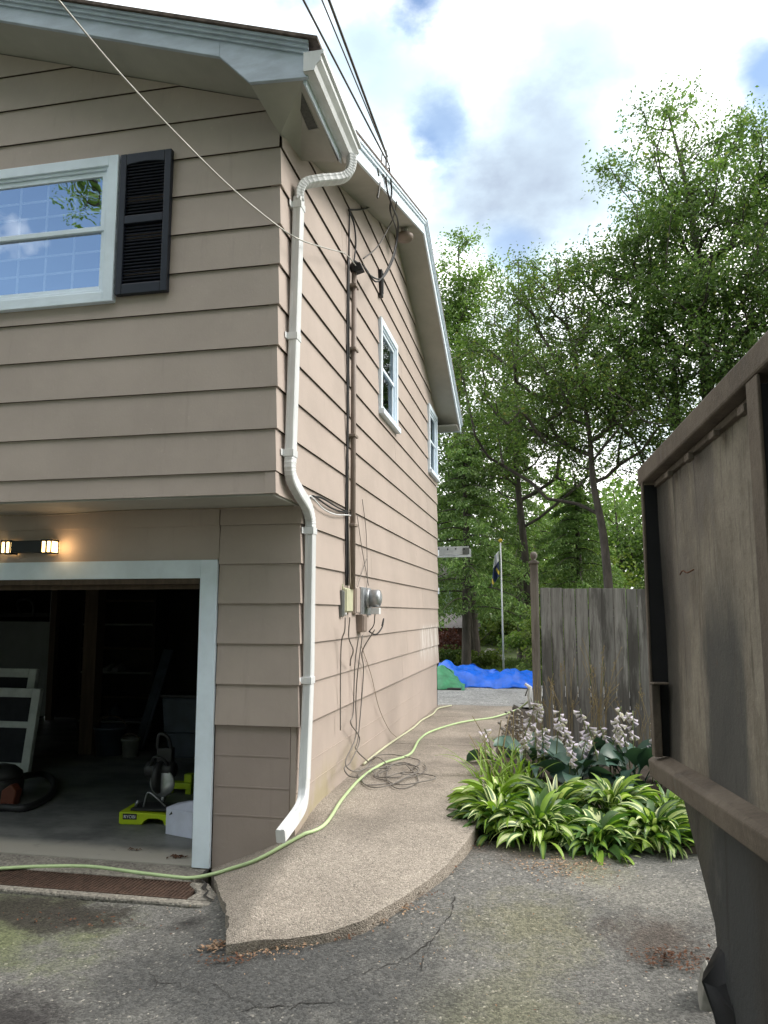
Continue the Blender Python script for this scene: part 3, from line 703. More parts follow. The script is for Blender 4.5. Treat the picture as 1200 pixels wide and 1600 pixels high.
# gutter
prof = [(.302, 5.235), (.302, 5.105), (.372, 5.105), (.385, 5.14), (.415, 5.17), (.415, 5.205), (.432, 5.212), (.432, 5.235), (.424, 5.235), (.424, 5.219), (.409, 5.212), (.407, 5.176), (.378, 5.147), (.367, 5.112), (.309, 5.112), (.309, 5.235)]
mb = MB(); mb.prism(prof, -.985, .035, 'Y')
mb.prism(prof[:9], -.988, -.982, 'Y'); mb.prism(prof[:9], .032, .038, 'Y')
gut = mb.build('gutter', 'alu', house)
# downspout
def rrect(a, b):
    return [(-a, -b * .3), (-a * .93, -b * .3), (-a * .93, b * .3), (-a, b * .3), (-a, b * .8), (-a * .8, b), (a * .8, b), (a, b * .8), (a, b * .3), (a * .93, b * .3), (a * .93, -b * .3), (a, -b * .3), (a, -b * .8), (a * .8, -b), (-a * .8, -b), (-a, -b * .8)]
def dsp(pts, parent, hint=(0, 1, 0), ribs=False, name='pipe'):
    mb = MB(); P = smooth_path(pts, 10)
    sc = [1 + (.045 if i % 3 == 0 else 0) for i in range(len(P))] if ribs else None
    mb.sweep(P, rrect(.042, .030), sc, hint, sm=False); return mb.build(name, 'alu', parent)
DX = .058
mb = MB(); ds = None
up_path = [(DX, -.30, 4.66), (DX, -.345, 3.7), (DX, -.395, 2.74)]
mb.sweep([Vector(p) for p in up_path], rrect(.042, .032), None, (0, 1, 0), sm=False); ds = mb.build('downspout', 'alu', house)
dsp([(.372, -.03, 5.11), (.372, -.035, 5.03), (.355, -.05, 4.965), (.30, -.09, 4.91), (.18, -.20, 4.845), (.09, -.27, 4.79), (DX, -.295, 4.72), (DX, -.30, 4.64)], ds, (-.55, .83, 0), True, 'elbow')
dsp([(DX, -.393, 2.78), (DX, -.40, 2.70), (DX, -.36, 2.635), (DX, -.20, 2.565), (DX + .0, -.02, 2.50), (DX, .065, 2.42), (DX, .08, 2.34)], ds, (0, .5, 1), True, 'elbow')
mb = MB(); mb.sweep([Vector(p) for p in ((DX, .08, 2.36), (DX, .075, 1.3), (DX, .01, .62))], rrect(.042, .032), None, (0, 1, 0), sm=False); mb.build('lower_pipe', 'alu', ds)
dsp([(DX, .012, .64), (DX, -.005, .545), (DX + .005, -.06, .475), (DX + .01, -.20, .435), (DX + .01, -.50, .385)], ds, (0, .5, 1), False, 'outlet')
for (y, z) in ((-.302, 4.60), (-.352, 3.62), (-.394, 2.80), (.08, 2.33), (.07, 1.28)):
    mb = MB(); mb.box((-.0, y - .047, z - .024), (DX + .036, y + .047, z + .024)); mb.box((.018, y - .085, z - .022), (.022, y - .046, z + .022)); mb.build('strap', 'alu', ds, bevel=.004)

# windows ----------------------------------------------------------
def window(o0, u, n, w, h, casing, meet, muntin=None, glass='glass', sill=False, deep=.06, room=.5):
    """o0 lower left corner in the wall plane, u along the wall, n outward."""
    u = Vector(u); n = Vector(n); v = Vector((0, 0, 1)); o0 = Vector(o0)
    MT = Matrix(((u.x, v.x, n.x, o0.x), (u.y, v.y, n.y, o0.y), (u.z, v.z, n.z, o0.z), (0, 0, 0, 1)))
    c = casing; d0, d1 = -.05, deep
    def ring(mb, x0, y0, x1, y1, t, a, b, tb=None):
        tb = tb or t
        mb.box((x0, y0, a), (x0 + t, y1, b), 0, MT); mb.box((x1 - t, y0, a), (x1, y1, b), 0, MT)
        mb.box((x0 + t, y1 - t, a), (x1 - t, y1, b), 0, MT); mb.box((x0 + t, y0, a), (x1 - t, y0 + tb, b), 0, MT)
    mb = MB(); ring(mb, 0, 0, w, h, c, d0, d1); win = mb.build('window', 'trim', house, bevel=.004)
    mb = MB(); ring(mb, c + .001, c + .001, w - c - .001, h - c - .001, .022, d0, d1 - .016)
    mb.build('frame', 'trim', win, bevel=.003)
    i = c + .024
    for k, (y0, y1, dd) in enumerate(((meet - .02, h - i, d1 - .030), (i, meet + .018, d1 - .044))):
        mb = MB(); ring(mb, i, y0, w - i, y1, .036, dd - .025, dd); sash = mb.build('sash', 'trim', win, bevel=.003)
        mb = MB(); mb.poly([MT @ Vector(p) for p in ((i + .034, y0 + .034, dd - .012), (w - i - .034, y0 + .034, dd - .012), (w - i - .034, y1 - .034, dd - .012), (i + .034, y1 - .034, dd - .012))])
        mb.build('pane', glass, sash)
        if muntin:
            mb = MB(); nx, ny = muntin
            for a in range(1, nx):
                x = i + .036 + (w - 2 * i - .072) * a / nx; mb.box((x - .008, y0 + .035, dd - .022), (x + .008, y1 - .035, dd - .017), 0, MT)
            for a in range(1, ny):
                y = y0 + .036 + (y1 - y0 - .072) * a / ny; mb.box((i + .035, y - .008, dd - .0215), (w - i - .035, y + .008, dd - .0175), 0, MT)
            mb.build('muntins', 'whiteframe', sash)
    if sill:
        mb = MB(); mb.box((-.012, -.03, 0), (w + .012, .03, deep + .03), 0, MT); mb.build('sill', 'trim', win, bevel=.004)
    mb = MB(); mb.box((.03, .03, -room), (w - .03, h - .03, -.052), 0, MT)
    m_ = mb; m_.f = m_.f[:1] + m_.f[2:]; m_.m = m_.m[1:]; m_.sm = m_.sm[1:]
    mb.build('room_behind', 'room', win)
    return win, MT
window((-2.78, YF, 3.885), (1, 0, 0), (0, -1, 0), 1.60, 1.085, .075, .56, (6, 3))
window((0, 2.63, 3.88), (0, 1, 0), (1, 0, 0), .97, 1.05, .07, .53, None, 'glass_side', True, .045)
window((0, 6.20, 3.88), (0, 1, 0), (1, 0, 0), .90, 1.05, .07, .53, None, 'glass_side', True, .045)
# shutter
mb = MB(); x0, x1, z0, z1 = -1.165, -.775, 3.925, 4.965; y0, y1 = YF - .058, YF - .016
for b in ((x0, y0, z0, x0 + .05, y1, z1), (x1 - .05, y0, z0, x1, y1, z1), (x0 + .05, y0, z0, x1 - .05, y1, z0 + .075), (x0 + .05, y0, 4.44, x1 - .05, y1, 4.50)):
    mb.box(b[:3], b[3:])
arch = [(x0 + .05, z1), (x1 - .05, z1), (x1 - .05, z1 - .085)] + [(x1 - .05 - (x1 - x0 - .1) * t, z1 - .085 + .014 * math.sin(math.pi * t)) for t in (.15, .3, .5, .7, .85)] + [(x0 + .05, z1 - .085)]
mb.prism(arch, y0, y1, 'Y'); sh = mb.build('shutter', 'shutter', house, bevel=.005)
for a, b in ((z0 + .078, 4.438), (4.502, z1 - .06)):
    mb = MB(); n = int((b - a) / .0235)
    for k in range(n):
        z = a + (b - a) * k / n; mb.mesh([(x0 + .05, y1 - .004, z + .025), (x1 - .05, y1 - .004, z + .025), (x1 - .05, y0 + .012, z), (x0 + .05, y0 + .012, z), (x1 - .05, y0 + .016, z - .004), (x0 + .05, y0 + .016, z - .004)], [(0, 1, 2, 3), (3, 2, 4, 5)])
    mb.poly([(x0 + .05, y1 - .002, a), (x1 - .05, y1 - .002, a), (x1 - .05, y1 - .002, b), (x0 + .05, y1 - .002, b)])
    mb.build('louvres', 'shutter', sh)
# garage door surround
mb = MB(); mb.box((-.728, -.030, .01), (-.602, .0, 2.127)); mb.box((-6.2, -.030, 1.995), (-.7285, -.0, 2.127))
mb.box((-.734, -.026, .012), (-.7285, .16, 1.995)); gd = mb.build('garage_door_frame', 'trim', house, bevel=.003)
mb = MB(); mb.box((-6.2, -.02, 1.955), (-.743, .14, 1.993)); mb.box((-6.2, .05, 1.92), (-.743, .08, 1.953)); mb.build('door_header', 'garage_wood', gd)
# garage inside
mb = MB()
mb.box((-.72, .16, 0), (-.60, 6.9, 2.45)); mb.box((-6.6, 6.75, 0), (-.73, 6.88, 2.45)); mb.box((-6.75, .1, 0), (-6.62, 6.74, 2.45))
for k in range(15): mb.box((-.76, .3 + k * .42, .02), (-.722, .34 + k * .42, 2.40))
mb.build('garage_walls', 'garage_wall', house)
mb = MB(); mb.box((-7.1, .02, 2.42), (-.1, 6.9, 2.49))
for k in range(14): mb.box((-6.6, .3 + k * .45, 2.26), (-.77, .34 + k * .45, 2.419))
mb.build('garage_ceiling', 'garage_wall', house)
mb = MB(); mb.box((-4.02, 3.70, .008), (-3.84, 3.88, 2.258)); mb.build('garage_post', 'garage_wood', house)
# far corner details: a light bracket and trim stubs on the back wall
for z in (2.66, 2.05):
    mb = MB(); mb.box((-.05, 7.2, z), (.02, 7.29, z + .1)); mb.build('back_trim_end', 'trim', house)
# ------------------------------------------------------------------ things fixed to the house
def rod(mb, path, r, n=8, sides=6, m=0, sm=True):
    mb.tube(smooth_path(path, n) if sm else [Vector(p) for p in path], r, sides, None, m)
# wall lamp over the garage
lamp = empty('wall_lamp', (-2.10, 0, 2.17), 'black twin wall lantern glowing warm above the garage opening', 'wall lamp')
mb = MB(); mb.box((-2.23, -.115, 2.195), (-1.975, -.03, 2.285)); mb.box((-2.16, -.03, 2.20), (-2.04, -.012, 2.28)); mb.build('body', 'lampblack', lamp, bevel=.004)
for s, x0, x1 in ((0, -1.974, -1.885), (1, -2.315, -2.231)):
    mb = MB(); mb.box((x0, -.12, 2.277), (x1, -.025, 2.290)); mb.box((x0, -.12, 2.186), (x1, -.025, 2.196))
    xm = (x0 + x1) / 2
    for xx in (x0, x1 - .008) : mb.box((xx, -.12, 2.196), (xx + .008, -.112, 2.277)); mb.box((xx, -.033, 2.196), (xx + .008, -.025, 2.277))
    mb.box((xm - .006, -.12, 2.196), (xm + .006, -.112, 2.277))
    lc = mb.build('lantern_cage', 'lampblack', lamp)
    mb = MB(); mb.box((x0 + .006, -.112, 2.197), (x1 - .006, -.033, 2.276)); mb.build('lantern_glass', 'bulb', lc)
for nm, x, e_, r_ in (('lamp_light', -1.83, .32, .02),):
    pl = bpy.data.lights.new(nm, 'POINT'); pl.energy = e_; pl.color = (1.0, .62, .30); pl.shadow_soft_size = .03
    po = bpy.data.objects.new(nm, pl); COL.objects.link(po); po.parent = lamp; po.location = Vector((x, -.10, 2.235)) - WP[lamp.name]
# service mast
mast = empty('service_conduit', (.055, 1.35, 1.97), 'brown painted conduit pipe running up the side wall to a black weatherhead', 'conduit')
mb = MB(); rod(mb, [(.055, 1.35, 1.95), (.055, 1.35, 4.86)], .0245, 2, 12); mb.build('pipe', 'conduit', mast)
mb = MB(); mb.lathe([(.034, 0), (.042, .02), (.045, .06), (.03, .10), (.012, .115)], (.06, 1.35, 4.85), 12)
mb.mesh([(.06, 1.30, 4.84), (.15, 1.31, 4.86), (.15, 1.39, 4.86), (.06, 1.40, 4.84), (.06, 1.30, 4.93), (.12, 1.31, 4.93), (.12, 1.39, 4.93), (.06, 1.40, 4.93)], [(0, 3, 2, 1), (4, 5, 6, 7), (0, 1, 5, 4), (1, 2, 6, 5), (2, 3, 7, 6), (3, 0, 4, 7)])
mb.build('weatherhead', 'black', mast, bevel=.006)
for z in (2.5, 3.3, 4.1, 4.7):
    mb = MB(); mb.box((.0, 1.29, z), (.088, 1.41, z + .025)); mb.build('pipe_strap', 'conduit', mast, bevel=.004)
# electricity meter and utility boxes: (left edge at the wall, near corner, far edge) sighted on the photo
def ubox(a, c, b, yt, yb, x0=.004):
    ym = (yt + yb) / 2; Y0 = px_x(a, ym, x0).y; X1 = px_y(c, ym, Y0).x; Y1 = px_x(b, ym, X1).y; P_ = px_y(c, yt, Y0); Q_ = px_y(c, yb, Y0)
    return (x0, Y0, Q_.z), (X1, Y1, P_.z)
def ubuild(name, nm, px_, mat, label, cat, bev=.006, cov=None):
    lo, hi = ubox(*px_); root = empty(name, (lo[0], (lo[1] + hi[1]) / 2, lo[2]), label, cat)
    mb = MB(); mb.box(lo, hi); mb.build(nm, mat, root, bevel=bev)
    mb = MB(); m_ = .012; mb.box((hi[0] + .0006, lo[1] + m_, lo[2] + m_), (hi[0] + .007, hi[1] - m_, hi[2] - m_)); mb.build('cover', cov or mat, root, bevel=.002)
    return root, lo, hi
met, lo, hi = ubuild('electricity_meter', 'socket_box', (560, 565, 580, 917, 962), 'steel', 'round glass electricity meter in a grey socket beside the beige boxes', 'electricity meter')
my, mz, mx_ = (lo[1] + hi[1]) / 2 - .02, (lo[2] + hi[2]) / 2 + .03, hi[0] + .007
mb = MB(); mb.lathe([(.088, 0), (.093, .008), (.093, .03), (.086, .036)], (mx_, my, mz), 22, 'X'); mb.build('ring', 'steel', met)
mb = MB(); mb.lathe([(.082, 0), (.082, .075), (.074, .092), (.045, .104), (.0, .106)], (mx_ + .036, my, mz), 22, 'X'); mb.build('meter_dome', 'steel', met)
mb = MB(); mb.box((mx_ + .05, my - .05, mz - .15), (mx_ + .13, my + .03, mz - .09)); mb.build('meter_tag', 'white', met, bevel=.004)
mb = MB(); rod(mb, [(mx_ + .08, my, mz - .15), (mx_ + .07, my - .01, mz - .25), (mx_ + .03, my - .03, mz - .31)], .005); rod(mb, [(mx_ + .03, my - .03, mz - .31), (mx_ + .07, my + .08, mz - .34), (mx_ + .10, my + .22, mz - .28), (mx_ + .11, my + .26, mz - .19), (mx_ + .10, my + .22, mz - .26)], .007); mb.build('seal_cable', 'black', met)
ubuild('junction_box', 'case', (555, 567, 573, 960, 988), 'conduit', 'brown painted box hanging under the meter socket', 'junction box')
ubuild('telephone_box', 'case', (549, 556, 562, 917, 959), 'foundation', 'tan slim box mounted between beige box and meter', 'cable box')
nb, lo, hi = ubuild('network_box', 'case', (533, 540, 551, 918, 957), 'beige', 'yellowish beige rounded cable box on the side wall', 'cable box', .015)
for x in (hi[0] * .45, hi[0] * .8):
    mb = MB(); mb.lathe([(.011, 0), (.011, .026), (.008, .028)], (x, lo[1] + .03, lo[2] - .029), 10); mb.build('cable_gland', 'white', nb)
gb, lo, hi = ubuild('splice_box', 'case', (529, 535, 538, 922, 964), 'greybox', 'dark grey flat box, foremost of the boxes on the side wall', 'cable box')
mb = MB(); rod(mb, [(.03, lo[1] + .03, hi[2]), (.03, lo[1] + .03, hi[2] + .05)], .007, 2); mb.build('stub', 'beige', gb)
# cables on the wall
def cable(name, paths, mat, label, r=.006, cat='cable', group=None, n=8):
    mb = MB()
    for p in paths: rod(mb, p, r, n, 6)
    return tag(mb.build(name, mat), label, cat, group)
def wp(x, y, X=.03): return tuple(px_x(x, y, X))
cable('wall_cable', [[(.03, 1.22, 4.95), (.028, 1.21, 4.2), (.03, 1.23, 3.4), (.028, 1.21, 2.7), (.03, 1.22, 1.98)], [(.03, 1.26, 5.4), (.03, 1.25, 4.9), (.03, 1.26, 4.0), (.03, 1.25, 2.9), (.035, 1.265, 1.98)]], 'black', 'pair of black cables running beside the brown conduit pipe', .0085)
cable('white_cable', [[(.03, 1.285, 3.0), (.03, 1.28, 2.6), (.04, 1.285, 2.3), (.05, 1.28, 1.98)]], 'cabletan', 'short pale cable entering the tan slim box', .008)
cable('overhang_cable', [[(.02, .12, 2.56), wp(490, 775), wp(520, 795), wp(552, 803)], [(.02, .14, 2.58), wp(500, 777), wp(530, 794), wp(552, 803)]], 'black', 'black cables sagging across the side wall behind the downspout', .007)
cable('pale_overhang_cable', [[(.03, .13, 2.53), wp(485, 775, .04), wp(505, 795, .04), wp(525, 804, .04), wp(548, 806, .04), wp(556, 820, .04)]], 'white', 'white cable sagging below the black ones on the side wall', .006)
cable('soffit_cable', [[(-7, -.10, 2.485), (-3, -.09, 2.487), (-2.0, -.1, 2.475), (-1.3, -.09, 2.492), (-.6, -.1, 2.485), (-.02, -.08, 2.49)]], 'cabletan', 'tan cable stapled under the overhang above the garage', .006)
cable('loose_wall_wires', [[wp(566, 780), wp(572, 830), wp(574, 900), wp(572, 925)], [wp(558, 805), wp(566, 860), wp(576, 915)], [wp(574, 870), wp(562, 905), wp(556, 930)]], 'cablegrey', 'thin loose wires crossing right of the conduit above the meter', .0035)
cable('hanging_wires', [[(.10, .93, 1.71), (.09, .95, 1.6), (.05, 1.0, 1.5), (.04, 1.02, 1.2), (.04, 1.03, .8)], [(.12, 1.0, 1.71), (.10, 1.05, 1.55), (.12, 1.12, 1.44), (.08, 1.2, 1.36), (.05, 1.3, 1.30)],
   [(.09, 1.45, 1.555), (.06, 1.43, 1.3), (.05, 1.42, .9), wp(548, 1130, .06), wp(562, 1155, .06), wp(548, 1190, .08), wp(538, 1200, .12), wp(545, 1212, .16), wp(560, 1215, .24)],
   [(.11, 1.5, 1.555), (.07, 1.48, 1.2), wp(556, 1100), wp(556, 1150, .05), wp(540, 1190, .10), wp(552, 1205, .16), wp(572, 1200, .2), wp(580, 1190, .2)],
   [(.20, 1.6, 1.6), (.08, 1.62, 1.4), wp(568, 1050), wp(560, 1150), wp(556, 1170, .05), wp(575, 1190, .1)]], 'cablegrey', 'tangle of grey wires hanging from boxes to the walkway', .0055)
cable('stray_wire', [[wp(565, 1010), wp(580, 1055), wp(592, 1105), wp(608, 1140), wp(620, 1152, .06)]], 'cabletan', 'single thin wire slanting down the foundation wall', .0035)
def gz(x, y): return float(slab_z(x, y)) + .004
coil = []
for k in range(5):
    pts = []
    cx, cy, rx, ry = .34 + .05 * (k % 3), 1.75 - .14 * (k % 3), .15 + .045 * (k % 4), .26 + .13 * ((k * 2) % 4)
    for i in range(19):
        a = 2 * math.pi * i / 18 * .95 + k; r_ = 1 + .30 * math.sin(1.7 * a + 2.1 * k) + .1 * math.sin(5 * a + k); x, y = cx + rx * r_ * math.cos(a), cy + ry * r_ * math.sin(a)
        pts.append((max(.03, x), y, gz(x, y) + .006 + .008 * k * (.5 + .5 * math.sin(a * 2 + k))))
    coil.append(pts)
coil.append([(.05, 2.2, gz(.05, 2.2)), (.12, 2.1, gz(.1, 2) + .04), (.25, 1.9, gz(.2, 2) + .01), (.36, 1.35, gz(.36, 1.35) + .01), (.52, 1.05, gz(.5, 1.05) + .01), (.62, 1.4, gz(.6, 1.4)), (.42, 1.9, gz(.4, 1.9) + .03)])
cable('coiled_wire', coil, 'cablegrey', 'loose coil of thin grey wire lying on the walkway by the wall', .0045, n=4)
cable('base_cable', [[(.03, 1.9, gz(.03, 1.9) + .01), (.025, 2.6, gz(.03, 2.6) + .012), (.03, 3.4, gz(.03, 3.4) + .01), (.06, 4.4, gz(.05, 4.4) + .012), (.05, 5.2, gz(.05, 5.2) + .012), (.10, 5.9, gz(.1, 5.9) + .016), (.08, 6.6, gz(.1, 6.6) + .016), (.22, 7.1, gz(.2, 7.1) + .012)]], 'beige', 'cream cable lying along the foot of the side wall', .012)
# overhead service wires
A0 = Vector((.385, 1.2, 5.86))
def over(pxy, a, r, t, mat, label):
    e_ = CAM + pdir(*pxy) * t; E_ = a + (e_ - a) * 3.6; pts = [a.lerp(E_, i / 14) for i in range(15)]
    for i, p in enumerate(pts): p.z -= .10 * 4 * (i / 14) * (1 - i / 14) * .0
    return cable('overhead_wire', [pts], mat, label, r, 'overhead wire', 'service wires coming in over the roof corner', 2)
over((474, 0), A0 + Vector((0, .05, -.02)), .008, 6.2, 'wire', 'thick overhead service wire nearest the roof edge, kinked at its end')
over((503, 0), A0 + Vector((0, .03, .02)), .0055, 6.3, 'wire', 'thin middle overhead service wire above the gutter')
over((514, 0), A0 + Vector((0, .05, .03)), .0105, 6.4, 'wire', 'thickest twisted overhead service wire, farthest from the roof edge')
cable('service_loop', [[tuple(A0), wp(604, 290, .38), wp(612, 320, .40), wp(622, 350, .30), wp(616, 400, .22), wp(598, 434, .2), wp(578, 430, .15), wp(566, 412, .12)],
    [tuple(A0 + Vector((.01, .1, -.05))), wp(612, 300, .38), wp(610, 330, .36), wp(620, 365, .28), wp(612, 405, .24), wp(590, 440, .2), wp(570, 418, .12)]], 'black', 'black drip loops hanging from the eave to the weatherhead', .0085)
cable('clamp_wires', [[tuple(A0 + Vector((0, 0, .06))), wp(605, 250, .37), wp(608, 262, .37), wp(596, 262, .37), wp(590, 262, .37), wp(592, 275, .37)], [wp(597, 240, .37), wp(596, 262, .375), wp(601, 280, .375), wp(604, 292, .375)], [wp(594, 285, .375), wp(592, 300, .375), wp(590, 310, .37)],
    [wp(620, 315, .38), wp(616, 335, .3), wp(610, 350, .2), wp(590, 385, .12), wp(568, 404, .1)]], 'wire', 'tangled clamp ends of the wires at the roof edge', .007)
cable('eave_cable', [[wp(592, 300, .34), wp(588, 310, .2), wp(580, 322, .08), wp(565, 327, .03), wp(545, 328, .03)], [wp(545, 328), wp(553, 350), wp(556, 380), wp(553, 410)]], 'black', 'black cable running from the eave down the side wall', .008)
cable('guy_wire', [[tuple(px_y(88, -4, -2.5)), tuple(px_y(180, 106, -2.05)), tuple(px_y(270, 203, -1.55)), tuple(px_y(360, 292, -1.05)), tuple(px_y(434, 353, -.60)), wp(470, 375, .13), wp(510, 388, .12), wp(540, 397, .1), (.08, 1.33, 4.9)]], 'wirelight', 'thin pale wire slanting in front of the shutter to the wall corner', .005)
el = empty('eave_light', (.16, 2.5, 5.6), 'small brown round light fixed under the side eave', 'eave light')
c_ = px_x(632, 371, .2)
mb = MB(); mb.lathe([(.055, 0), (.10, -.02), (.105, -.055), (.08, -.085), (.0, -.095)], (c_.x, c_.y, c_.z + .05), 16); mb.build('shade', 'conduit', el)
mb = MB(); mb.lathe([(.04, 0), (.04, .10)], (c_.x, c_.y, c_.z + .051), 10); mb.build('mount', 'soffit', el)
mb = MB(); mb.box((.004, 2.62, 5.16), (.05, 2.70, 5.46)); mb.box((.05, 2.64, 5.20), (.058, 2.68, 5.42)); tag(mb.build('wall_bracket', 'black', bevel=.006), 'small black bracket on the wall under the eave light', 'bracket')

# ------------------------------------------------------------------ garden hose
def hz(x, y):
    if x < -.45 or y < -.4 and x < -.3: return float(.012)
    return max(float(slab_z(x, y)), .008) + .014
hp = [px_z(x, y, z) for x, y, z in ((-160, 1352, .02), (-60, 1357, .02), (0, 1355, .02), (60, 1352, .02), (140, 1352, .02), (220, 1362, .02), (290, 1370, .02), (345, 1368, .04), (400, 1355, .12), (455, 1332, .19), (505, 1300, .27), (535, 1255, .32), (565, 1218, .35), (600, 1195, .36), (640, 1180, .36), (655, 1155, .36), (675, 1140, .36), (720, 1128, .34), (770, 1121, .33), (806, 1113, .33))]
P = [(p.x, p.y, hz(p.x, p.y)) for p in hp]; P[-1] = (P[-1][0], P[-1][1], P[-1][2] + .04)
P += [(P[-1][0] + .12, P[-1][1] - .5, P[-1][2] + .12), (P[-1][0] + .22, P[-1][1] - .7, P[-1][2] + .22)]
mb = MB(); pts = smooth_path(P, 10)
pts = [Vector(p) for p in pts]
for p in pts: p.z = max(p.z, hz(p.x, p.y))
mb.tube(pts, .0118, 10); gh = mb.build('garden_hose', 'hose'); tag(gh, 'pale green garden hose snaking from garage along the walkway', 'garden hose')

# ------------------------------------------------------------------ garage contents
def thing_box(): pass
box = empty('storage_box', (-1.13, .72, .008), 'white box standing on the garage floor by the door frame', 'box')
mb = MB(); c0 = [px_z(258, 1303, .01), px_z(300, 1311, .01)]
a, b = Vector(c0[0]), Vector(c0[1]); d = (b - a); dn = Vector((-d.y, d.x, 0)).normalized() * .26
h = .21
def quadbox(mb, a, b, dn, z0, z1, m=0):
    vs = [(a.x, a.y, z0), (b.x, b.y, z0), (b.x + dn.x, b.y + dn.y, z0), (a.x + dn.x, a.y + dn.y, z0)]; vs += [(x, y, z1) for x, y, _ in vs]
    mb.mesh(vs, [(0, 3, 2, 1), (4, 5, 6, 7), (0, 1, 5, 4), (1, 2, 6, 5), (2, 3, 7, 6), (3, 0, 4, 7)], m)
quadbox(mb, a, b, dn, .009, h); mb.build('case', 'whitebox', box, bevel=.006)
mb = MB(); m0 = a + dn * .5; m1 = b + dn * .5
mb.mesh([(a.x, a.y, h + .002), (b.x, b.y, h + .002), (m1.x, m1.y, h + .075), (m0.x, m0.y, h + .012), (b.x + dn.x, b.y + dn.y, h + .003), (a.x + dn.x, a.y + dn.y, h + .003)], [(0, 1, 2, 3), (3, 2, 4, 5)]); mb.build('flap', 'whitebox', box)
mb = MB(); k = a + d * .12; o_ = -dn.normalized() * .002
mb.mesh([(k.x + o_.x, k.y + o_.y, h - .055), (k.x + d.x * .14 + o_.x, k.y + d.y * .14 + o_.y, h - .04), (k.x + d.x * .1 + o_.x, k.y + d.y * .1 + o_.y, h - .02)], [(0, 1, 2)]); mb.build('mark', 'darkplastic', box)
# lime tool base with black lettering
tool = empty('tile_saw', (-1.6, .95, .008), 'lime green saw base with black machinery on the garage floor', 'power tool')
a, b = px_z(185, 1288, .01), px_z(262, 1290, .01); a.z = b.z = .0; d = b - a; L = d.length; d.normalize(); nrm = Vector((-d.y, d.x, 0))
TM = Matrix(((d.x, nrm.x, 0, a.x), (d.y, nrm.y, 0, a.y), (0, 0, 1, .009), (0, 0, 0, 1)))
mb = MB(); out_ = [(0, .01), (.0, .10), (L * .5, .095), (L, .085), (L, .0), (L * .93, 0), (L * .90, .035), (L * .80, .05), (L * .60, .05), (L * .52, .03), (L * .47, .0), (.02, 0)]
vs = [TM @ Vector((p[0], 0, p[1])) for p in out_] + [TM @ Vector((p[0], .30, p[1])) for p in out_]; k = len(out_)
mb.mesh(vs, [tuple(range(k)), tuple(range(k, 2 * k))[::-1]] + [(i, k + i, k + (i + 1) % k, (i + 1) % k) for i in range(k)]); base = mb.build('saw_base', 'lime', tool, bevel=.006)
mb = MB(); mb.box((.035, -.004, .042), (.155, .0, .088), 0, TM); badge = mb.build('badge', 'darkplastic', base, bevel=.002)
fc = bpy.data.curves.new('t', 'FONT'); fc.body = 'RYOBI'; fc.size = .036; fc.extrude = .0008; fc.align_x = 'CENTER'
fo = bpy.data.objects.new('t', fc); tm_ = bpy.data.meshes.new_from_object(fo)
V = np.array([tuple(TM @ Vector((v.co.x + .095, -.0055 - v.co.z, v.co.y + .0525))) for v in tm_.vertices]); raw('lettering', V, [tuple(p.vertices) for p in tm_.polygons], ['white'], badge)
bpy.data.objects.remove(fo); bpy.data.curves.remove(fc); bpy.data.meshes.remove(tm_)
mb = MB(); mb.box((.08, .04, .101), (L * .95, .28, .12), 0, TM); mb.build('saw_table', 'darkplastic', tool, bevel=.004)
mb = MB(); c = TM @ Vector((L * .62, .22, .34)); mb.lathe([(.0, -.02), (.13, -.02), (.14, 0), (.13, .03), (.0, .03)], c, 20, 'X'); mb.build('blade_guard', 'darkplastic', tool)
mb = MB(); mb.lathe([(.05, -.14), (.07, -.12), (.07, .10), (.06, .12)], TM @ Vector((L * .62, .24, .40)), 14, 'X'); mb.build('motor', 'darkplastic', tool)
mb = MB(); rod(mb, [tuple(TM @ Vector(p)) for p in ((L * .65, .26, .13), (L * .70, .28, .3), (L * .66, .22, .46))], .022); mb.build('saw_arm', 'steel', tool)
mb = MB(); rod(mb, [tuple(TM @ Vector(p)) for p in ((L * .42, .2, .44), (L * .55, .14, .52), (L * .75, .14, .50), (L * .82, .2, .42))], .013); mb.build('handle', 'darkplastic', tool)
mb = MB(); mb.lathe([(.0, -.012), (.11, -.010), (.115, 0), (.11, .010), (.0, .012)], TM @ Vector((L * .70, .18, .30)), 22, 'Y'); mb.build('saw_blade', 'steel', tool)
mb = MB(); mb.box((L * .52, .22, .42), (L * .84, .30, .58), 0, TM); rod(mb, [tuple(TM @ Vector(p)) for p in ((L * .55, .2, .58), (L * .6, .18, .70), (L * .78, .18, .68), (L * .82, .24, .56))], .016); mb.build('saw_head', 'darkplastic', tool, bevel=.015)
mb = MB(); rod(mb, [tuple(TM @ Vector(p)) for p in ((.1, .1, .125), (.12, .1, .17))], .012, 2); rod(mb, [tuple(TM @ Vector(p)) for p in ((L * .4, .1, .12), (L * .5, .08, .24), (L * .7, .07, .20), (L * .85, .1, .13))], .007); mb.build('knob_and_cord', 'steel', tool)
c = px_z(283, 1235, .05)
mb = MB(); mb.box((c.x - .17, c.y, .06), (c.x + .10, c.y + .10, .12)); mb.box((c.x + .02, c.y + .01, .121), (c.x + .10, c.y + .09, .20)); mb.lathe([(.045, 0), (.045, .05)], (c.x - .15, c.y + .05, .009), 12)
mb.box((c.x + .03, c.y + .02, .009), (c.x + .09, c.y + .08, .06)); tag(mb.build('cordless_tool', 'lime', bevel=.008), 'lime green hand tool behind the white box', 'power tool')
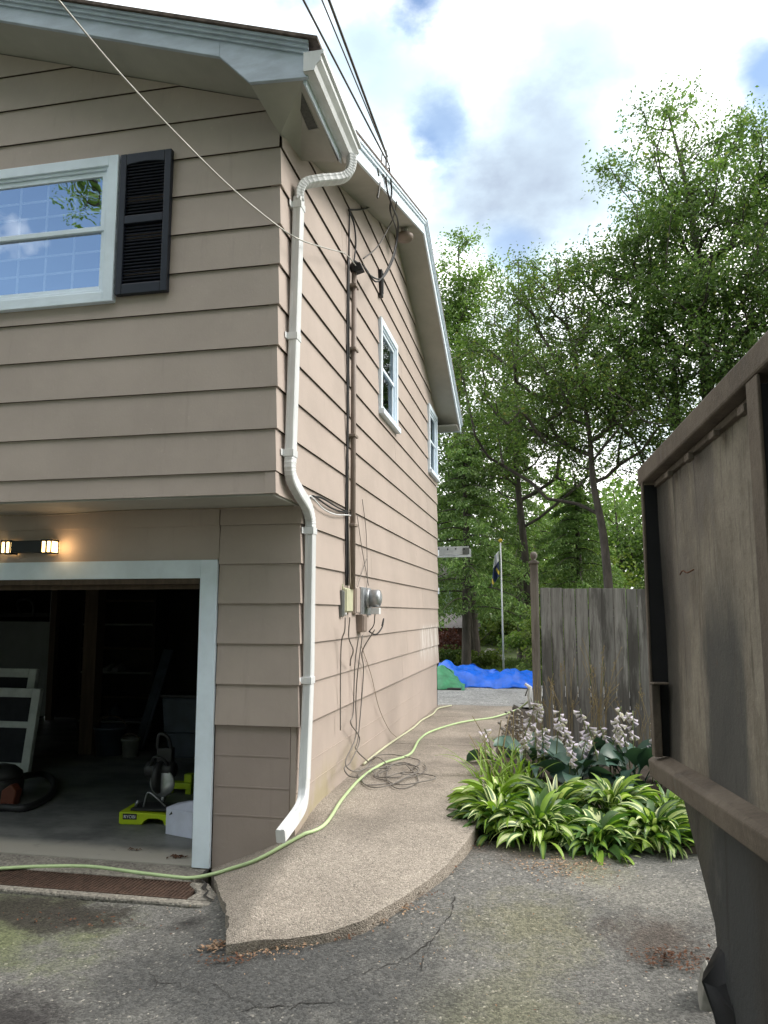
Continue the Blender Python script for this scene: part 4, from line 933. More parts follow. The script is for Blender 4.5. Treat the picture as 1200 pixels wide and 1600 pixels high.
# dark tote and bike-like machinery
c = px_z(285, 1185, .01); tote = empty('storage_tote', (c.x, c.y, .008), 'dark blue storage tote deep in the garage behind the saw', 'storage tote')
mb = MB(); mb.prism([(c.x - .26, .30), (c.x + .26, .30), (c.x + .30, .72), (c.x - .30, .72)], c.y, c.y + .45, 'Y'); mb.prism([(c.x - .2, .009), (c.x + .2, .009), (c.x + .24, .299), (c.x - .24, .299)], c.y + .02, c.y + .40, 'Y'); mb.build('tub', 'bluegrey', tote, bevel=.02)
mb = MB(); mb.box((c.x - .32, c.y - .02, .722), (c.x + .32, c.y + .47, .76)); mb.build('lid', 'darkplastic', tote, bevel=.012)
for (x, y, r_, h_, mt, lb) in ((172, 1178, .20, .34, 'bluegrey', 'round blue-grey bucket with handle beside the garage post'), (203, 1182, .11, .22, 'greybox', 'small grey pail next to the larger bucket')):
    c = px_z(x, y, .01); bk = empty('bucket', (c.x, c.y, .008), lb, 'bucket', None)
    mb = MB(); mb.lathe([(r_ * .82, 0), (r_, h_), (r_ * 1.06, h_), (r_ * 1.06, h_ - .03), (r_ * .96, h_ - .03), (r_ * .8, .02)], (c.x, c.y, .009), 20); mb.build('pail', mt, bk)
    mb = MB(); rod(mb, [(c.x + r_ * 1.05 * math.cos(t), c.y, h_ - .02 + r_ * .75 * math.sin(t)) for t in np.linspace(0, math.pi, 9)], .007, 3); mb.build('bail_handle', 'garage_wood', bk)
c = px_z(216, 1170, .01)
mb = MB(); mb.bar((c.x, c.y, .01), (c.x + .12, c.y + .5, 1.25), .14, .025, (0, 1, 0)); mb.bar((c.x + .01, c.y - .01, .02), (c.x + .1, c.y + .4, 1.0), .05, .03, (0, 1, 0)); tag(mb.build('leaning_board', 'bluegrey', bevel=.004), 'faded blue board leaning upright deep in the garage', 'board')
# pale panel and shelf at the left
pn = px_z(72, 1146, .01)
mb = MB(); mb.box((-6.5, pn.y, .25), (pn.x, pn.y + .03, 1.62)); tag(mb.build('wall_panel', 'panel', bevel=.004), 'pale grey sheet of board standing against the garage back', 'panel')
mb = MB(); mb.box((pn.x + .005, pn.y - .06, .2), (pn.x + .10, pn.y + .03, 2.25)); tag(mb.build('timber_stud', 'garage_wood', bevel=.004), 'bare timber stud beside the pale panel', 'timber')
mb = MB(); mb.bar((-6.4, pn.y - .12, 1.72), (pn.x + .02, pn.y - .12, 1.72), .04, .06); rod(mb, [(-5.9, pn.y - .14, 1.72), (-5.9, pn.y - .22, 1.9), (-5.75, pn.y - .22, 1.95), (-5.65, pn.y - .2, 1.86), (-5.66, pn.y - .2, 1.7)], .02)
rk = mb.build('tool_rack', 'darkplastic'); tag(rk, 'dark wall rack with hanging tools above the pale panel', 'tool rack')
sh = empty('shelving_unit', (-5.2, 5.9, .008), 'dark open shelving unit between panel and garage post', 'shelves')
mb = MB(); mb.box((pn.x + .15, 5.62, .01), (pn.x + .19, 6.05, 2.2)); mb.build('side_panel', 'garage_wall', sh); mb = MB(); mb.box((-4.1, 5.62, .01), (-4.06, 6.05, 2.2)); mb.build('side_panel', 'garage_wall', sh)
for k in range(6):
    mb = MB(); z = .12 + .36 * k; mb.box((pn.x + .195, 5.62, z), (-4.105, 6.05, z + .025)); mb.build('shelf', 'garage_wood' if k % 2 else 'greybox', sh)
for i, (x, z, lb) in enumerate(((-4.95, .865, 'pale shoe pair on the upper garage shelf'), (-5.1, .505, 'blue-grey jug on the middle garage shelf'), (-4.75, .145, 'grey jar on the lowest garage shelf'))):
    mb = MB()
    if i == 0:
        for dx in (0, .16): mb.mesh([(x + dx, 5.64, z), (x + dx + .11, 5.64, z), (x + dx + .11, 5.92, z), (x + dx, 5.92, z), (x + dx + .01, 5.68, z + .05), (x + dx + .10, 5.68, z + .05), (x + dx + .09, 5.9, z + .11), (x + dx + .02, 5.9, z + .11)], [(0, 3, 2, 1), (4, 5, 6, 7), (0, 1, 5, 4), (1, 2, 6, 5), (2, 3, 7, 6), (3, 0, 4, 7)])
        tag(mb.build('shoe_pair', 'panel', bevel=.015), lb, 'shoes')
    else:
        mb.lathe([(.09, 0), (.1, .02), (.1, .15), (.04, .21), (.04, .25)], (x, 5.78, z), 14); tag(mb.build('jug' if i == 1 else 'jar', 'bluegrey'), lb, 'jar')
# spare window sashes leaning by the vacuum
for i, (xb, dy, top, lb) in enumerate(((46, 0, .90, 'white window sash leaning in front in the garage'), (38, .22, 1.10, 'taller white window sash leaning behind the other one'))):
    c = px_z(46, 1208, .01); x1 = c.x - .24 * i; y = c.y + dy; lean = .16
    ws = empty('spare_window', (x1 - .4, y, .008), lb, 'window sash')
    MT = Matrix(((1, 0, 0, x1 - .95), (0, -1, math.sin(lean), y), (0, math.sin(lean) , math.cos(lean), .012), (0, 0, 0, 1)))
    MT = Matrix.Translation((x1 - .95, y, .012)) @ Matrix.Rotation(-lean, 4, 'X')
    mb = MB(); t = .10
    mb.box((0, -.03, 0), (t, .03, top), 0, MT); mb.box((.95 - t, -.03, 0), (.95, .03, top), 0, MT); mb.box((t, -.03, 0), (.95 - t, .03, t), 0, MT); mb.box((t, -.03, top - t), (.95 - t, .03, top), 0, MT); mb.box((t, -.03, top * .52), (.95 - t, .03, top * .52 + .07), 0, MT); mb.build('sash_frame', 'oldframe', ws, bevel=.006)
    mb = MB(); mb.box((t, -.004, t), (.95 - t, .004, top * .52), 0, MT); mb.box((t, -.004, top * .52 + .07), (.95 - t, .004, top - t), 0, MT); mb.build('glass_pane', 'room', ws)
# vacuum
c = px_z(15, 1250, .01); vac = empty('shop_vacuum', (c.x, c.y, .008), 'black and orange shop vacuum with a thick black hose', 'vacuum cleaner')
mb = MB(); mb.lathe([(.16, 0), (.19, .02), (.20, .16), (.185, .2)], (c.x - .1, c.y, .012), 18); mb.build('tank', 'darkplastic', vac)
mb = MB(); mb.lathe([(.19, 0), (.18, .05), (.12, .10), (.05, .12), (0, .12)], (c.x - .1, c.y, .213), 18); mb.build('motor_head', 'darkplastic', vac)
mb = MB(); q = px_z(25, 1253, .01); mb.prism([(q.x - .06, .012), (q.x + .08, .012), (q.x + .10, .14), (q.x + .04, .20), (q.x - .05, .14)], q.y - .15, q.y - .05, 'Y'); mb.build('latch_bracket', 'orange', vac, bevel=.012)
mb = MB(); hp_ = [px_z(x, y, z) for x, y, z in ((-60, 1272, .04), (0, 1262, .04), (40, 1262, .04), (75, 1245, .04), (85, 1225, .04), (70, 1210, .06), (40, 1212, .12), (5, 1222, .2))]
pts = smooth_path([tuple(p) for p in hp_], 14); mb.tube(pts, .032, 10, [1 + .08 * (i % 2) for i in range(len(pts))]); mb.build('hose', 'darkplastic', vac)
# leaf debris on the floor
for (x, y, s, lb) in ((212, 1329, .05, 'curled dead leaf on the garage floor'), (280, 1340, .06, 'patch of brown leaf crumbs beside the door frame')):
    mb = MB(); c = px_z(x, y, .01)
    for k in range(14 if s > .055 else 6):
        dx, dy = random.gauss(0, s * .6), random.gauss(0, s * .3); a = random.random() * 6; l = random.uniform(.018, .03)
        mb.mesh([(c.x + dx - l * math.cos(a), c.y + dy - l * math.sin(a), .012), (c.x + dx + .4 * l * math.sin(a), c.y + dy - .4 * l * math.cos(a), .022), (c.x + dx + l * math.cos(a), c.y + dy + l * math.sin(a), .014), (c.x + dx - .4 * l * math.sin(a), c.y + dy + .4 * l * math.cos(a), .026)], [(0, 1, 2, 3)])
    tag(mb.build('dead_leaf', 'debris'), lb, 'dead leaf')
# ------------------------------------------------------------------ steel container on the right
P0 = Vector((2.12, -1.60, 0)); D = Vector((.09, -.996, 0)).normalized(); OUT = Vector((-.996, -.09, 0)).normalized(); DZ = Vector((0, 0, 1))
tilt = .040
D3 = (D + Vector((0, 0, tilt))).normalized()
CM = Matrix(((D3.x, OUT.x, 0, P0.x), (D3.y, OUT.y, 0, P0.y), (D3.z, 0, 1, 0), (0, 0, 0, 1)))   # local: s along, o outward, z up
gz0 = .0
bin_ = empty('dump_container', (3.1, -3.4, 0), 'large rusty dark brown steel container with ribbed side wall', 'container')
LEN = 4.6
mb = MB(); mb.box((.03, -.105, 1.06), (LEN, -.095, 2.36), 0, CM)
k = 40                                        # slightly dented sheet
xs = np.linspace(.03, LEN, 90); zs = np.linspace(1.06, 2.36, 30)
mb = MB(); vs = [CM @ Vector((x, -.065 + .007 * math.sin(2.3 * x + 1) * math.sin(3 * z) + .003 * math.sin(7 * x) * math.sin(6 * z + 2), z)) for x in xs for z in zs]; n = len(zs)
mb.mesh(vs, [(i * n + j, i * n + j + 1, (i + 1) * n + j + 1, (i + 1) * n + j) for i in range(len(xs) - 1) for j in range(n - 1)], 0, True); mb.build('side_panel', 'rust', bin_)
mb = MB(); mb.box((.02, -.19, 2.312), (LEN, .0, 2.392), 0, CM); mb.build('top_rail', 'rail', bin_, bevel=.008)
mb = MB(); mb.box((.14, -.20, 2.285), (LEN, -.045, 2.31), 0, CM); mb.build('rail_lip', 'rail', bin_, bevel=.004)
mb = MB(); mb.prism([(-.20, 1.04), (.0, 1.045), (.006, 1.115), (-.012, 1.128), (-.065, 1.141), (-.20, 1.141)], .02, LEN, 'X')
mb.v = [tuple(CM @ Vector((v[0], v[1], v[2]))) for v in mb.v]; mb.build('bottom_rail', 'rail', bin_, bevel=.006)
mb = MB(); mb.box((.088, -.008, 1.142), (.117, .002, 2.311), 0, CM); ep = mb.build('end_post', 'rail', bin_, bevel=.003)
mb = MB(); mb.box((.10, -.12, 1.142), (.114, -.0085, 2.30), 0, CM); mb.build('post_web', 'inside', ep)
mb = MB(); mb.box((.1175, -.03, 1.143), (.150, .004, 1.44), 0, CM); mb.box((.118, -.06, 1.441), (.19, .006, 1.450), 0, CM); mb.build('post_patch', 'rail', bin_, bevel=.004)
for s in (1.44, 2.5, 3.6):
    mb = MB(); mb.box((s, -.012, 1.142), (s + .085, -.002, 2.310), 0, CM); rib = mb.build('side_rib', 'rail', bin_, bevel=.003)
    mb = MB(); mb.box((s + .012, -.075, 1.142), (s + .082, -.0125, 2.284), 0, CM); mb.build('rib_web', 'inside', rib)
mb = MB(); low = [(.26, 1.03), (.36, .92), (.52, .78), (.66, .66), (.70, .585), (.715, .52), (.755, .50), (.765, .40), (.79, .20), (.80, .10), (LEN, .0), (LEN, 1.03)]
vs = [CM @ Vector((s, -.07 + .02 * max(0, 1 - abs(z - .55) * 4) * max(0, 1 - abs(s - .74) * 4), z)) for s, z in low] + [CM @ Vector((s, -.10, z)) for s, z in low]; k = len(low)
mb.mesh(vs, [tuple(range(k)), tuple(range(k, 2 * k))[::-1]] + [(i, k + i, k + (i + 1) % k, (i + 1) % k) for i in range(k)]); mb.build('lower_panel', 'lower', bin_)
mb = MB(); t = [(.69, .60, -.06), (.72, .52, .0), (.755, .505, .015), (.775, .42, -.01), (.80, .30, -.03), (.80, .12, -.05), (.86, .12, -.062), (.85, .45, -.055), (.76, .60, -.06)]
vs = [CM @ Vector((s, o, z)) for s, z, o in t] + [CM @ Vector((s, o - .006, z)) for s, z, o in t]; k = len(t)
mb.mesh(vs, [tuple(range(k)), tuple(range(k, 2 * k))[::-1]] + [(i, k + i, k + (i + 1) % k, (i + 1) % k) for i in range(k)], 0, True); mb.build('torn_flap', 'inside', bin_)
mb = MB(); mb.box((.0, -2.3, .95), (.06, -.19, 2.36), 0, CM); mb.build('end_wall', 'rust', bin_)
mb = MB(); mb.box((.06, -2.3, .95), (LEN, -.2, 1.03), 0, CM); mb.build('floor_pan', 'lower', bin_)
mb = MB(); mb.box((.06, -2.36, 1.0), (LEN, -2.30, 2.36), 0, CM); mb.build('far_wall', 'rust', bin_)
mb = MB(); rod(mb, [tuple(CM @ Vector(p)) for p in ((.47, -.052, 1.875), (.52, -.050, 1.885), (.58, -.050, 1.872), (.66, -.052, 1.876))], .003, 4, 5); mb.build('scratch', 'debris', bin_)
for z in (.35,):
    mb = MB(); mb.box((.9, -.5, .06), (LEN, -.3, .28), 0, CM); mb.build('skid_beam', 'lower', bin_)
for k, s in enumerate((.42, .72, 1.02, 1.30, 1.75)):
    mb = MB(); mb.box((s, -.044, 2.262 - .004 * (k % 2)), (s + .055, -.022, 2.284), 0, CM); mb.build('weld_tab', 'rail', bin_, bevel=.003)
# broken concrete block propped by the container
mb = MB(); c = px_z(1086, 1580, .0); rr = random.Random(4)
pr = [(-.035, -.02), (.0, .0), (.02, .10), (.035, .20), (.055, .225), (.075, .19), (.07, .10), (.075, -.03)]
vs = [(c.x + x + rr.gauss(0, .004), c.y - .05 + rr.gauss(0, .006), z - .03) for x, z in pr] + [(c.x + x + .015 + rr.gauss(0, .004), c.y + .09 + rr.gauss(0, .006), z - .035) for x, z in pr]; k = len(pr)
mb.mesh(vs, [tuple(range(k)), tuple(range(k, 2 * k))[::-1]] + [(i, k + i, k + (i + 1) % k, (i + 1) % k) for i in range(k)])
tag(mb.build('concrete_block', 'stone', bevel=.008), 'broken pale concrete block propped under the container edge', 'concrete block')

# ------------------------------------------------------------------ fence
FYY = 4.1
fence = empty('board_fence', (1.6, FYY, .3), 'weathered grey vertical board fence behind the hostas', 'fence')
post = empty('gate_post', (1.575, FYY - .02, .3), 'square wooden gate post with ball cap at the fence end', 'post')
mb = MB(); mb.box((1.53, FYY - .065, .0), (1.622, FYY + .027, 2.32)); mb.build('shaft', 'postwood', post, bevel=.005)
mb = MB(); mb.box((1.515, FYY - .08, 2.321), (1.637, FYY + .042, 2.345)); mb.box((1.535, FYY - .06, 2.346), (1.617, FYY + .022, 2.362)); mb.build('cap_plate', 'postwood', post, bevel=.006)
mb = MB(); mb.lathe([(.028, 0), (.022, .012), (.036, .03), (.043, .055), (.040, .078), (.025, .098), (.0, .104)], (1.576, FYY - .019, 2.362), 18); mb.build('ball', 'postwood', post)
x = 1.640; rr = random.Random(11)
k = 0
while x < 5.2:
    w = [.115, .135, .135, .135, .135, .135, .14][k % 7] + rr.uniform(-.006, .006); g = rr.uniform(.004, .010); top = 2.035 - .012 * (x - 1.6) + rr.uniform(-.006, .006); y0 = FYY - .012 + rr.uniform(-.004, .004)
    mb = MB(); n = 5; lean = rr.uniform(-.004, .004); vs = []
    for i in range(n + 1):
        z = .25 + (top - .25) * i / n; wob = rr.uniform(-.002, .002)
        vs += [(x + wob + lean * i / n, y0, z), (x + w + wob + lean * i / n, y0, z), (x + w + wob + lean * i / n, y0 + .019, z), (x + wob + lean * i / n, y0 + .019, z)]
    fs = [(0, 3, 2, 1), (n * 4, n * 4 + 1, n * 4 + 2, n * 4 + 3)] + [(i * 4 + j, i * 4 + (j + 1) % 4, (i + 1) * 4 + (j + 1) % 4, (i + 1) * 4 + j) for i in range(n) for j in range(4)]
    mb.mesh(vs, fs); mb.build('board', 'fencewood', fence, bevel=.002); x += w + g; k += 1
for z in (.7, 1.7):
    mb = MB(); mb.box((1.63, FYY + .02, z), (5.2, FYY + .06, z + .09)); mb.build('rail', 'fencewood', fence)

# ------------------------------------------------------------------ tarps, flagpole, ladder, far things
def tarp(name, x0, x1, y0, y1, hf, mat, label, seed):
    nx, ny = 150, 64; xs = np.linspace(x0, x1, nx); vv = np.linspace(0, 1, ny); r_ = np.random.default_rng(seed)
    ph = r_.uniform(0, 6, 12); fr_ = r_.uniform(3, 14, 12); V = []; CR = [(math.cos(t), math.sin(t), f_, .15 / f_, q_) for t, f_, q_ in zip(r_.uniform(-1.3, 1.3, 9), r_.uniform(1.2, 5.5, 9), r_.uniform(0, 1, 9))]
    for v in vv:
        for x in xs:
            h = hf(x); prof_ = min(1.0, (1 - abs(2 * v - 1) ** 2.6)); fold = sum(.012 * math.sin(fr_[i] * x + ph[i] + (4 + i) * v) for i in range(6)) + .03 * abs(math.sin(fr_[6] * .5 * x + ph[6] + 3 * v)) * (1 - prof_ * .5) + .025 * abs(math.sin(fr_[7] * x * .7 - 5 * v + ph[7]))
            for cxx, cyy, ff, aa, pp in CR: fold += aa * (abs(((x * cxx + v * 1.4 * cyy) * ff + pp) % 1 - .5) - .25)
            edge = .045 * math.sin(7 * x + ph[8]) + .03 * math.sin(17 * x + ph[9])
            V.append((x + .02 * math.sin(9 * v + ph[10]), y0 + (y1 - y0) * v + edge * (1 - v) + fold * .8 * (v < .5), .292 + h * prof_ * .92 + fold * (.2 + .8 * prof_)))
    i, j = np.meshgrid(np.arange(ny - 1), np.arange(nx - 1), indexing='ij'); a = (i * nx + j).ravel()
    o = raw(name, np.array(V), np.stack([a, a + 1, a + nx + 1, a + nx], 1), [mat], sm=True); s = o.modifiers.new('thickness', 'SOLIDIFY'); s.thickness = .006
    return tag(o, label, 'tarp')
tarp('blue_tarp', -.55, 1.50, 10.35, 12.0, lambda x: float(np.interp(x, [-.6, -.2, .1, .5, .75, 1.05, 1.3, 1.8, 2.6], [.40, .42, .34, .26, .24, .29, .24, .27, .2])), 'bluetarp', 'rumpled blue tarp covering a low pile beyond the walkway', 5)
tarp('green_tarp', -1.8, .12, 9.85, 11.3, lambda x: float(np.interp(x, [-1.8, -.9, -.35, -.05, .05, .12], [.34, .40, .36, .20, .06, .01])), 'greentarp', 'crumpled green tarp over a pile left of the blue one', 8)
mb = MB(); mb.box((-1.2, 9.95, .288), (-.22, 10.4, .40)); mb.box((-.20, 9.86, .288), (.08, 10.2, .325)); tag(mb.build('scrap_pile', 'darkplastic', bevel=.02), 'dark scrap showing under the green tarp edge', 'scrap pile')
fpx = px_y(787, 1038, 13.2)
fp = empty('flagpole', (fpx.x, 13.2, .3), 'slim white flagpole with a drooping flag in the back yard', 'flagpole')
top = px_y(782, 848, 13.2)
mb = MB(); mb.tube([Vector((fpx.x, 13.2, .2)), Vector((top.x, 13.2, top.z))], .022, 10, [1.0, .7]); mb.build('pole', 'alu', fp)
mb = MB(); mb.lathe([(.0, 0), (.035, .02), (.05, .05), (.035, .08), (.0, .1)], (top.x, 13.2, top.z), 12); mb.build('finial', 'flagyellow', fp)
f0 = px_y(781, 860, 13.17); f1 = px_y(770, 900, 13.17)
nx, nz = 12, 16; V = []; mi = []
for j in range(nz):
    v = j / (nz - 1)
    for i in range(nx):
        u_ = i / (nx - 1); V.append((f0.x - .02 - u_ * (.10 + .10 * v) , 13.17 + .05 * math.sin(u_ * 11 + v * 3), f0.z - (f0.z - f1.z) * v * (1 + .25 * u_) - .12 * u_))
F = []; 
for j in range(nz - 1):
    for i in range(nx - 1): F.append((j * nx + i, j * nx + i + 1, (j + 1) * nx + i + 1, (j + 1) * nx + i)); mi.append(0 if j < 6 else (2 if (i + j) % 9 in (3, 4) and j > 7 else 1))
raw('flag', np.array(V), F, ['white', 'flagdark', 'flagyellow'], fp, mi, True)
lad = empty('ladder', (.0, 8.6, 3.0), 'end of an aluminium ladder plank jutting out behind the house corner', 'ladder')
a, b = px_y(640, 862, 8.4), px_y(732, 863, 8.4)
mb = MB()
hh = .075
mb.box((a.x, 8.37, a.z - hh), (b.x, 8.375, a.z + hh)); mb.box((a.x, 8.375, a.z + hh - .012), (b.x, 8.43, a.z + hh)); mb.box((a.x, 8.375, a.z - hh), (b.x, 8.43, a.z - hh + .012)); mb.build('side_rail', 'alu', lad, bevel=.003)
mb = MB(); mb.box((b.x - .10, 8.355, a.z - hh * .85), (b.x + .02, 8.369, a.z + hh * .75)); mb.build('end_cap', 'greybox', lad, bevel=.008)
for i, x in enumerate((b.x - .52, b.x - .36, b.x - .22, b.x - .07)):
    mb = MB(); mb.lathe([(.014, 0), (.014, .004), (.0, .005)], (x, 8.353, a.z + (.03 if i % 2 else .035)), 10, 'Y'); mb.build('rivet_hole', 'black', lad)
mb = MB(); mb.box((a.x, 8.9, a.z - hh), (b.x, 8.905, a.z + hh)); mb.build('side_rail', 'alu', lad)
mb = MB(); mb.bar((b.x - .3, 8.43, a.z), (b.x - .3, 8.9, a.z), .03, .03); mb.build('rung', 'alu', lad)
mb = MB(); mb.bar((a.x, 8.6, .28), (a.x, 8.6, a.z - .08), .06, .06, (0, 1, 0)); mb.build('support_leg', 'alu', lad)
fh = empty('far_house', (-4.6, 31, .6), 'pale blue house glimpsed far behind the trees', 'house')
mb = MB(); mb.box((-9, 31, .3), (-1.35, 36, 3.2)); mb.build('wall', 'farwall', fh)
mb = MB(); mb.prism([(30.6, 3.201), (36.4, 3.201), (33.5, 5.0)], -9.4, -1.0, 'X'); mb.build('roof', 'farroof', fh)
for x in (-3.6, -2.4):
    mb = MB(); mb.box((x, 30.93, 1.2), (x + .7, 30.99, 2.3)); wn = mb.build('window', 'trim', fh); mb = MB(); mb.box((x + .08, 30.91, 1.28), (x + .62, 30.925, 2.22)); mb.build('pane', 'room', wn)
shd = empty('garden_shed', (-1.3, 22, .4), 'low dark red shed behind the tree trunks at the lawn edge', 'shed')
mb = MB(); mb.box((-3.5, 21.5, .2), (-.75, 23.5, 1.25)); mb.build('wall', M.setdefault('shedred', simple('dark_red_boards', (0.09, 0.035, 0.03), 0.9, 0.4, 6)), shd)
mb = MB(); mb.prism([(21.3, 1.251), (23.7, 1.251), (22.5, 1.75)], -3.6, -.65, 'X'); mb.build('roof', 'farroof', shd)
for (x, y, s, lb) in ((768, 1012, .5, 'grey boulder at the far edge of the lawn'), (748, 1022, .3, 'dark low rock beside the grey boulder')):
    c = px_y(x, y, 19); mb = MB(); rr = random.Random(int(x))
    rings = [[(s * (1 - .25 * k) * (1 + rr.uniform(-.2, .2)) * math.cos(a), s * .7 * (1 - .25 * k) * math.sin(a), k * s * .28) for a in np.linspace(0, 2 * math.pi, 10, endpoint=False)] for k in range(4)]
    vs = [(c.x + p[0], 19 + p[1], .25 + p[2]) for r_ in rings for p in r_]
    mb.mesh(vs, [(k * 10 + j, k * 10 + (j + 1) % 10, (k + 1) * 10 + (j + 1) % 10, (k + 1) * 10 + j) for k in range(3) for j in range(10)] + [tuple(range(30, 40))], 0, True); tag(mb.build('boulder', 'stone'), lb, 'rock')
# ------------------------------------------------------------------ foliage
M['leaf_a'] = leaf_mat('maple_leaf_green', (0.076, 0.137, 0.046), (0.162, 0.238, 0.079), (0.266, 0.285, 0.095), .42)
M['leaf_b'] = leaf_mat('birch_leaf_green', (0.072, 0.130, 0.034), (0.143, 0.199, 0.060), (0.254, 0.222, 0.072), .42)
M['leaf_c'] = leaf_mat('deep_leaf_green', (0.096, 0.171, 0.053), (0.220, 0.314, 0.090), None, .36)
M['leaf_d'] = leaf_mat('yellow_leaf_green', (0.100, 0.150, 0.033), (0.188, 0.237, 0.062), (0.263, 0.275, 0.088), .45)
M['needle'] = leaf_mat('hemlock_needles', (0.108, 0.193, 0.066), (0.232, 0.326, 0.111), None, .25)
M['redleaf'] = leaf_mat('dark_red_leaves', (0.07, 0.02, 0.018), (0.12, 0.035, 0.025), None, .3)
def unit(v): return v / np.maximum(1e-9, np.linalg.norm(v, axis=1, keepdims=True))
def leaf_quads(P, size, r_, droop=.45, aspect=.55, upn=.8):
    n = len(P); az = r_.uniform(0, 2 * np.pi, n); d = np.stack([np.cos(az), np.sin(az), -droop + r_.normal(0, .45, n)], 1); d = unit(d)
    nn = np.stack([r_.normal(0, .55, n), r_.normal(0, .55, n), np.full(n, upn) + r_.normal(0, .3, n)], 1)
    s = unit(np.cross(d, nn)); nn = np.cross(s, d); L = (size * r_.uniform(.6, 1.3, n))[:, None]; w = L * aspect * .5
    a = P; b = P + d * L * .45 + s * w + nn * L * .08; c = P + d * L - nn * L * .10; e_ = P + d * L * .45 - s * w + nn * L * .08
    return np.stack([a, b, c, e_], 1).reshape(-1, 3)
def leaves(name, P, size, r_, mat, parent, **k):
    V = leaf_quads(P, size, r_, **k); F = np.arange(len(V)).reshape(-1, 4)
    return raw(name, V, F, [mat], parent, sm=False)
def tubes_np(name, A, B, ra, rb, mat, parent, sides=5):
    A, B = np.asarray(A), np.asarray(B); d = unit(B - A); h = np.where(np.abs(d[:, 2:3]) > .9, np.array([[1., 0, 0]]), np.array([[0., 0, 1]])); u_ = unit(np.cross(d, h)); v = np.cross(d, u_); n = len(A)
    an = np.arange(sides) * 2 * np.pi / sides
    ring = lambda C_, r_: C_[:, None, :] + r_[:, None, None] * (np.cos(an)[None, :, None] * u_[:, None, :] + np.sin(an)[None, :, None] * v[:, None, :])
    V = np.concatenate([ring(A, np.asarray(ra)), ring(B, np.asarray(rb))], 1).reshape(-1, 3)
    o = (np.arange(n) * 2 * sides)[:, None]; j = np.arange(sides); F = np.stack([o + j, o + (j + 1) % sides, o + sides + (j + 1) % sides, o + sides + j], 2).reshape(-1, 4)
    return raw(name, V, F, [mat], parent, sm=True) if name else (V, F)
def tree(name, label, trunk, tr, lobes, nper, size, mat, seed, spread=(.36, .36, .2), group=None, cat='tree', twig=.012, bias=.45, bark='bark'):
    """trunk: list of points; lobes: (cx, cy, cz, rx, ry, rz, clusters)."""
    r_ = np.random.default_rng(seed); T_ = np.array(smooth_path(trunk, 8)); nT = len(T_)
    root = empty(name, tuple(trunk[0]), label, cat, group)
    C_ = []
    for (cx, cy, cz, rx, ry, rz, n) in lobes:
        d = unit(r_.normal(size=(n, 3))); bumps = unit(r_.normal(size=(9, 3))); g = 1 + .22 * np.sin(3.3 * (d @ bumps.T) + r_.uniform(0, 6, 9)).mean(1) * 2.2
        rad = r_.uniform(0, 1, n) ** bias * g; C_.append(np.array([cx, cy, cz]) + d * rad[:, None] * np.array([rx, ry, rz]))
    C_ = np.concatenate(C_); C_ = C_[C_[:, 2] > trunk[0][2] + .25]
    # grow: each cluster joins the nearest lower node
    nodes = list(T_[int(nT * .22):]); par = [-1] * len(nodes); base_n = len(nodes)
    axis = np.array([np.linalg.norm(T_[:, :2] - c[:2], axis=1).min() for c in C_]); order = np.argsort(axis)
    idx = {}
    for ci in order:
        c = C_[ci]; Nn = np.array(nodes); dlt = c - Nn; dist = np.linalg.norm(dlt, axis=1); hd = np.linalg.norm(dlt[:, :2], axis=1)
        cost = dist + 1.8 * np.maximum(0, .55 * hd - dlt[:, 2]) + .04 * r_.uniform(size=len(Nn)); b = int(np.argmin(cost))
        a = Nn[b]; k = max(2, int(dist[b] / .5)); prev = b
        for i in range(1, k + 1):
            t = i / k; q = a + (c - a) * t; q = q + np.array([0, 0, -.10 * dist[b] * math.sin(math.pi * t) * .6]) + (r_.normal(0, .035, 3) * dist[b] ** .5 if i < k else 0)
            nodes.append(q); par.append(prev); prev = len(nodes) - 1
        idx[ci] = prev
    nn = len(nodes); cnt = np.zeros(nn)
    for ci in idx.values(): cnt[ci] += 1
    for i in range(nn - 1, base_n - 1, -1):
        if par[i] >= 0: cnt[par[i]] += cnt[i]
    Nn = np.array(nodes); e_ = np.arange(base_n, nn); pr = np.array([par[i] for i in e_])
    rad = np.clip(twig * np.sqrt(cnt), twig * .7, tr * .42)
    ra = np.where(pr < base_n, np.minimum(rad[e_] * 1.15, tr * .42), rad[pr])
    prof = [tr * max(.10, (1 - i / (nT - 1)) ** .8 * .85 + (.35 * max(0, 1 - i / 4) if i < 4 else 0) + .02) for i in range(nT)]
    tk = MB(); tk.sweep([Vector(p) for p in T_], [(math.cos(.628 * j), math.sin(.628 * j)) for j in range(10)], prof, (.31, .2, .93), cap=False); tv = np.array(tk.v)
    # twigs out of each cluster
    tips = np.repeat(C_, 3, 0); tdir = unit(r_.normal(size=tips.shape) + np.array([0, 0, .2])); tl = r_.uniform(.25, .7, len(tips))[:, None] * (spread[0] / .36)
    bv, bf = tubes_np(None, np.concatenate([Nn[pr], tips]), np.concatenate([Nn[e_], tips + tdir * tl]), np.concatenate([ra, np.full(len(tips), twig * .6)]), np.concatenate([rad[e_], np.full(len(tips), twig * .25)]), bark, None)
    raw('trunk', np.concatenate([tv, bv]), np.concatenate([np.array(tk.f), bf + len(tv)]), [bark], root, sm=True)
    per = np.maximum(4, (nper * 1.3 * r_.uniform(.45, 1.5, len(C_)))).astype(int)
    cid = np.repeat(np.arange(len(C_)), per); P = C_[cid] + np.clip(r_.normal(size=(len(cid), 3)), -1.5, 1.5) * np.array(spread)
    # a share sits along the twigs so the outline frays
    tsel = r_.uniform(size=len(cid)) < .34; tw = cid * 3 + r_.integers(0, 3, len(cid)); tt = r_.uniform(.2, 1.0, len(cid))[:, None]
    P2 = tips[tw] + tdir[tw] * tl[tw] * tt + r_.normal(0, .05, (len(cid), 3)); P[tsel] = P2[tsel]
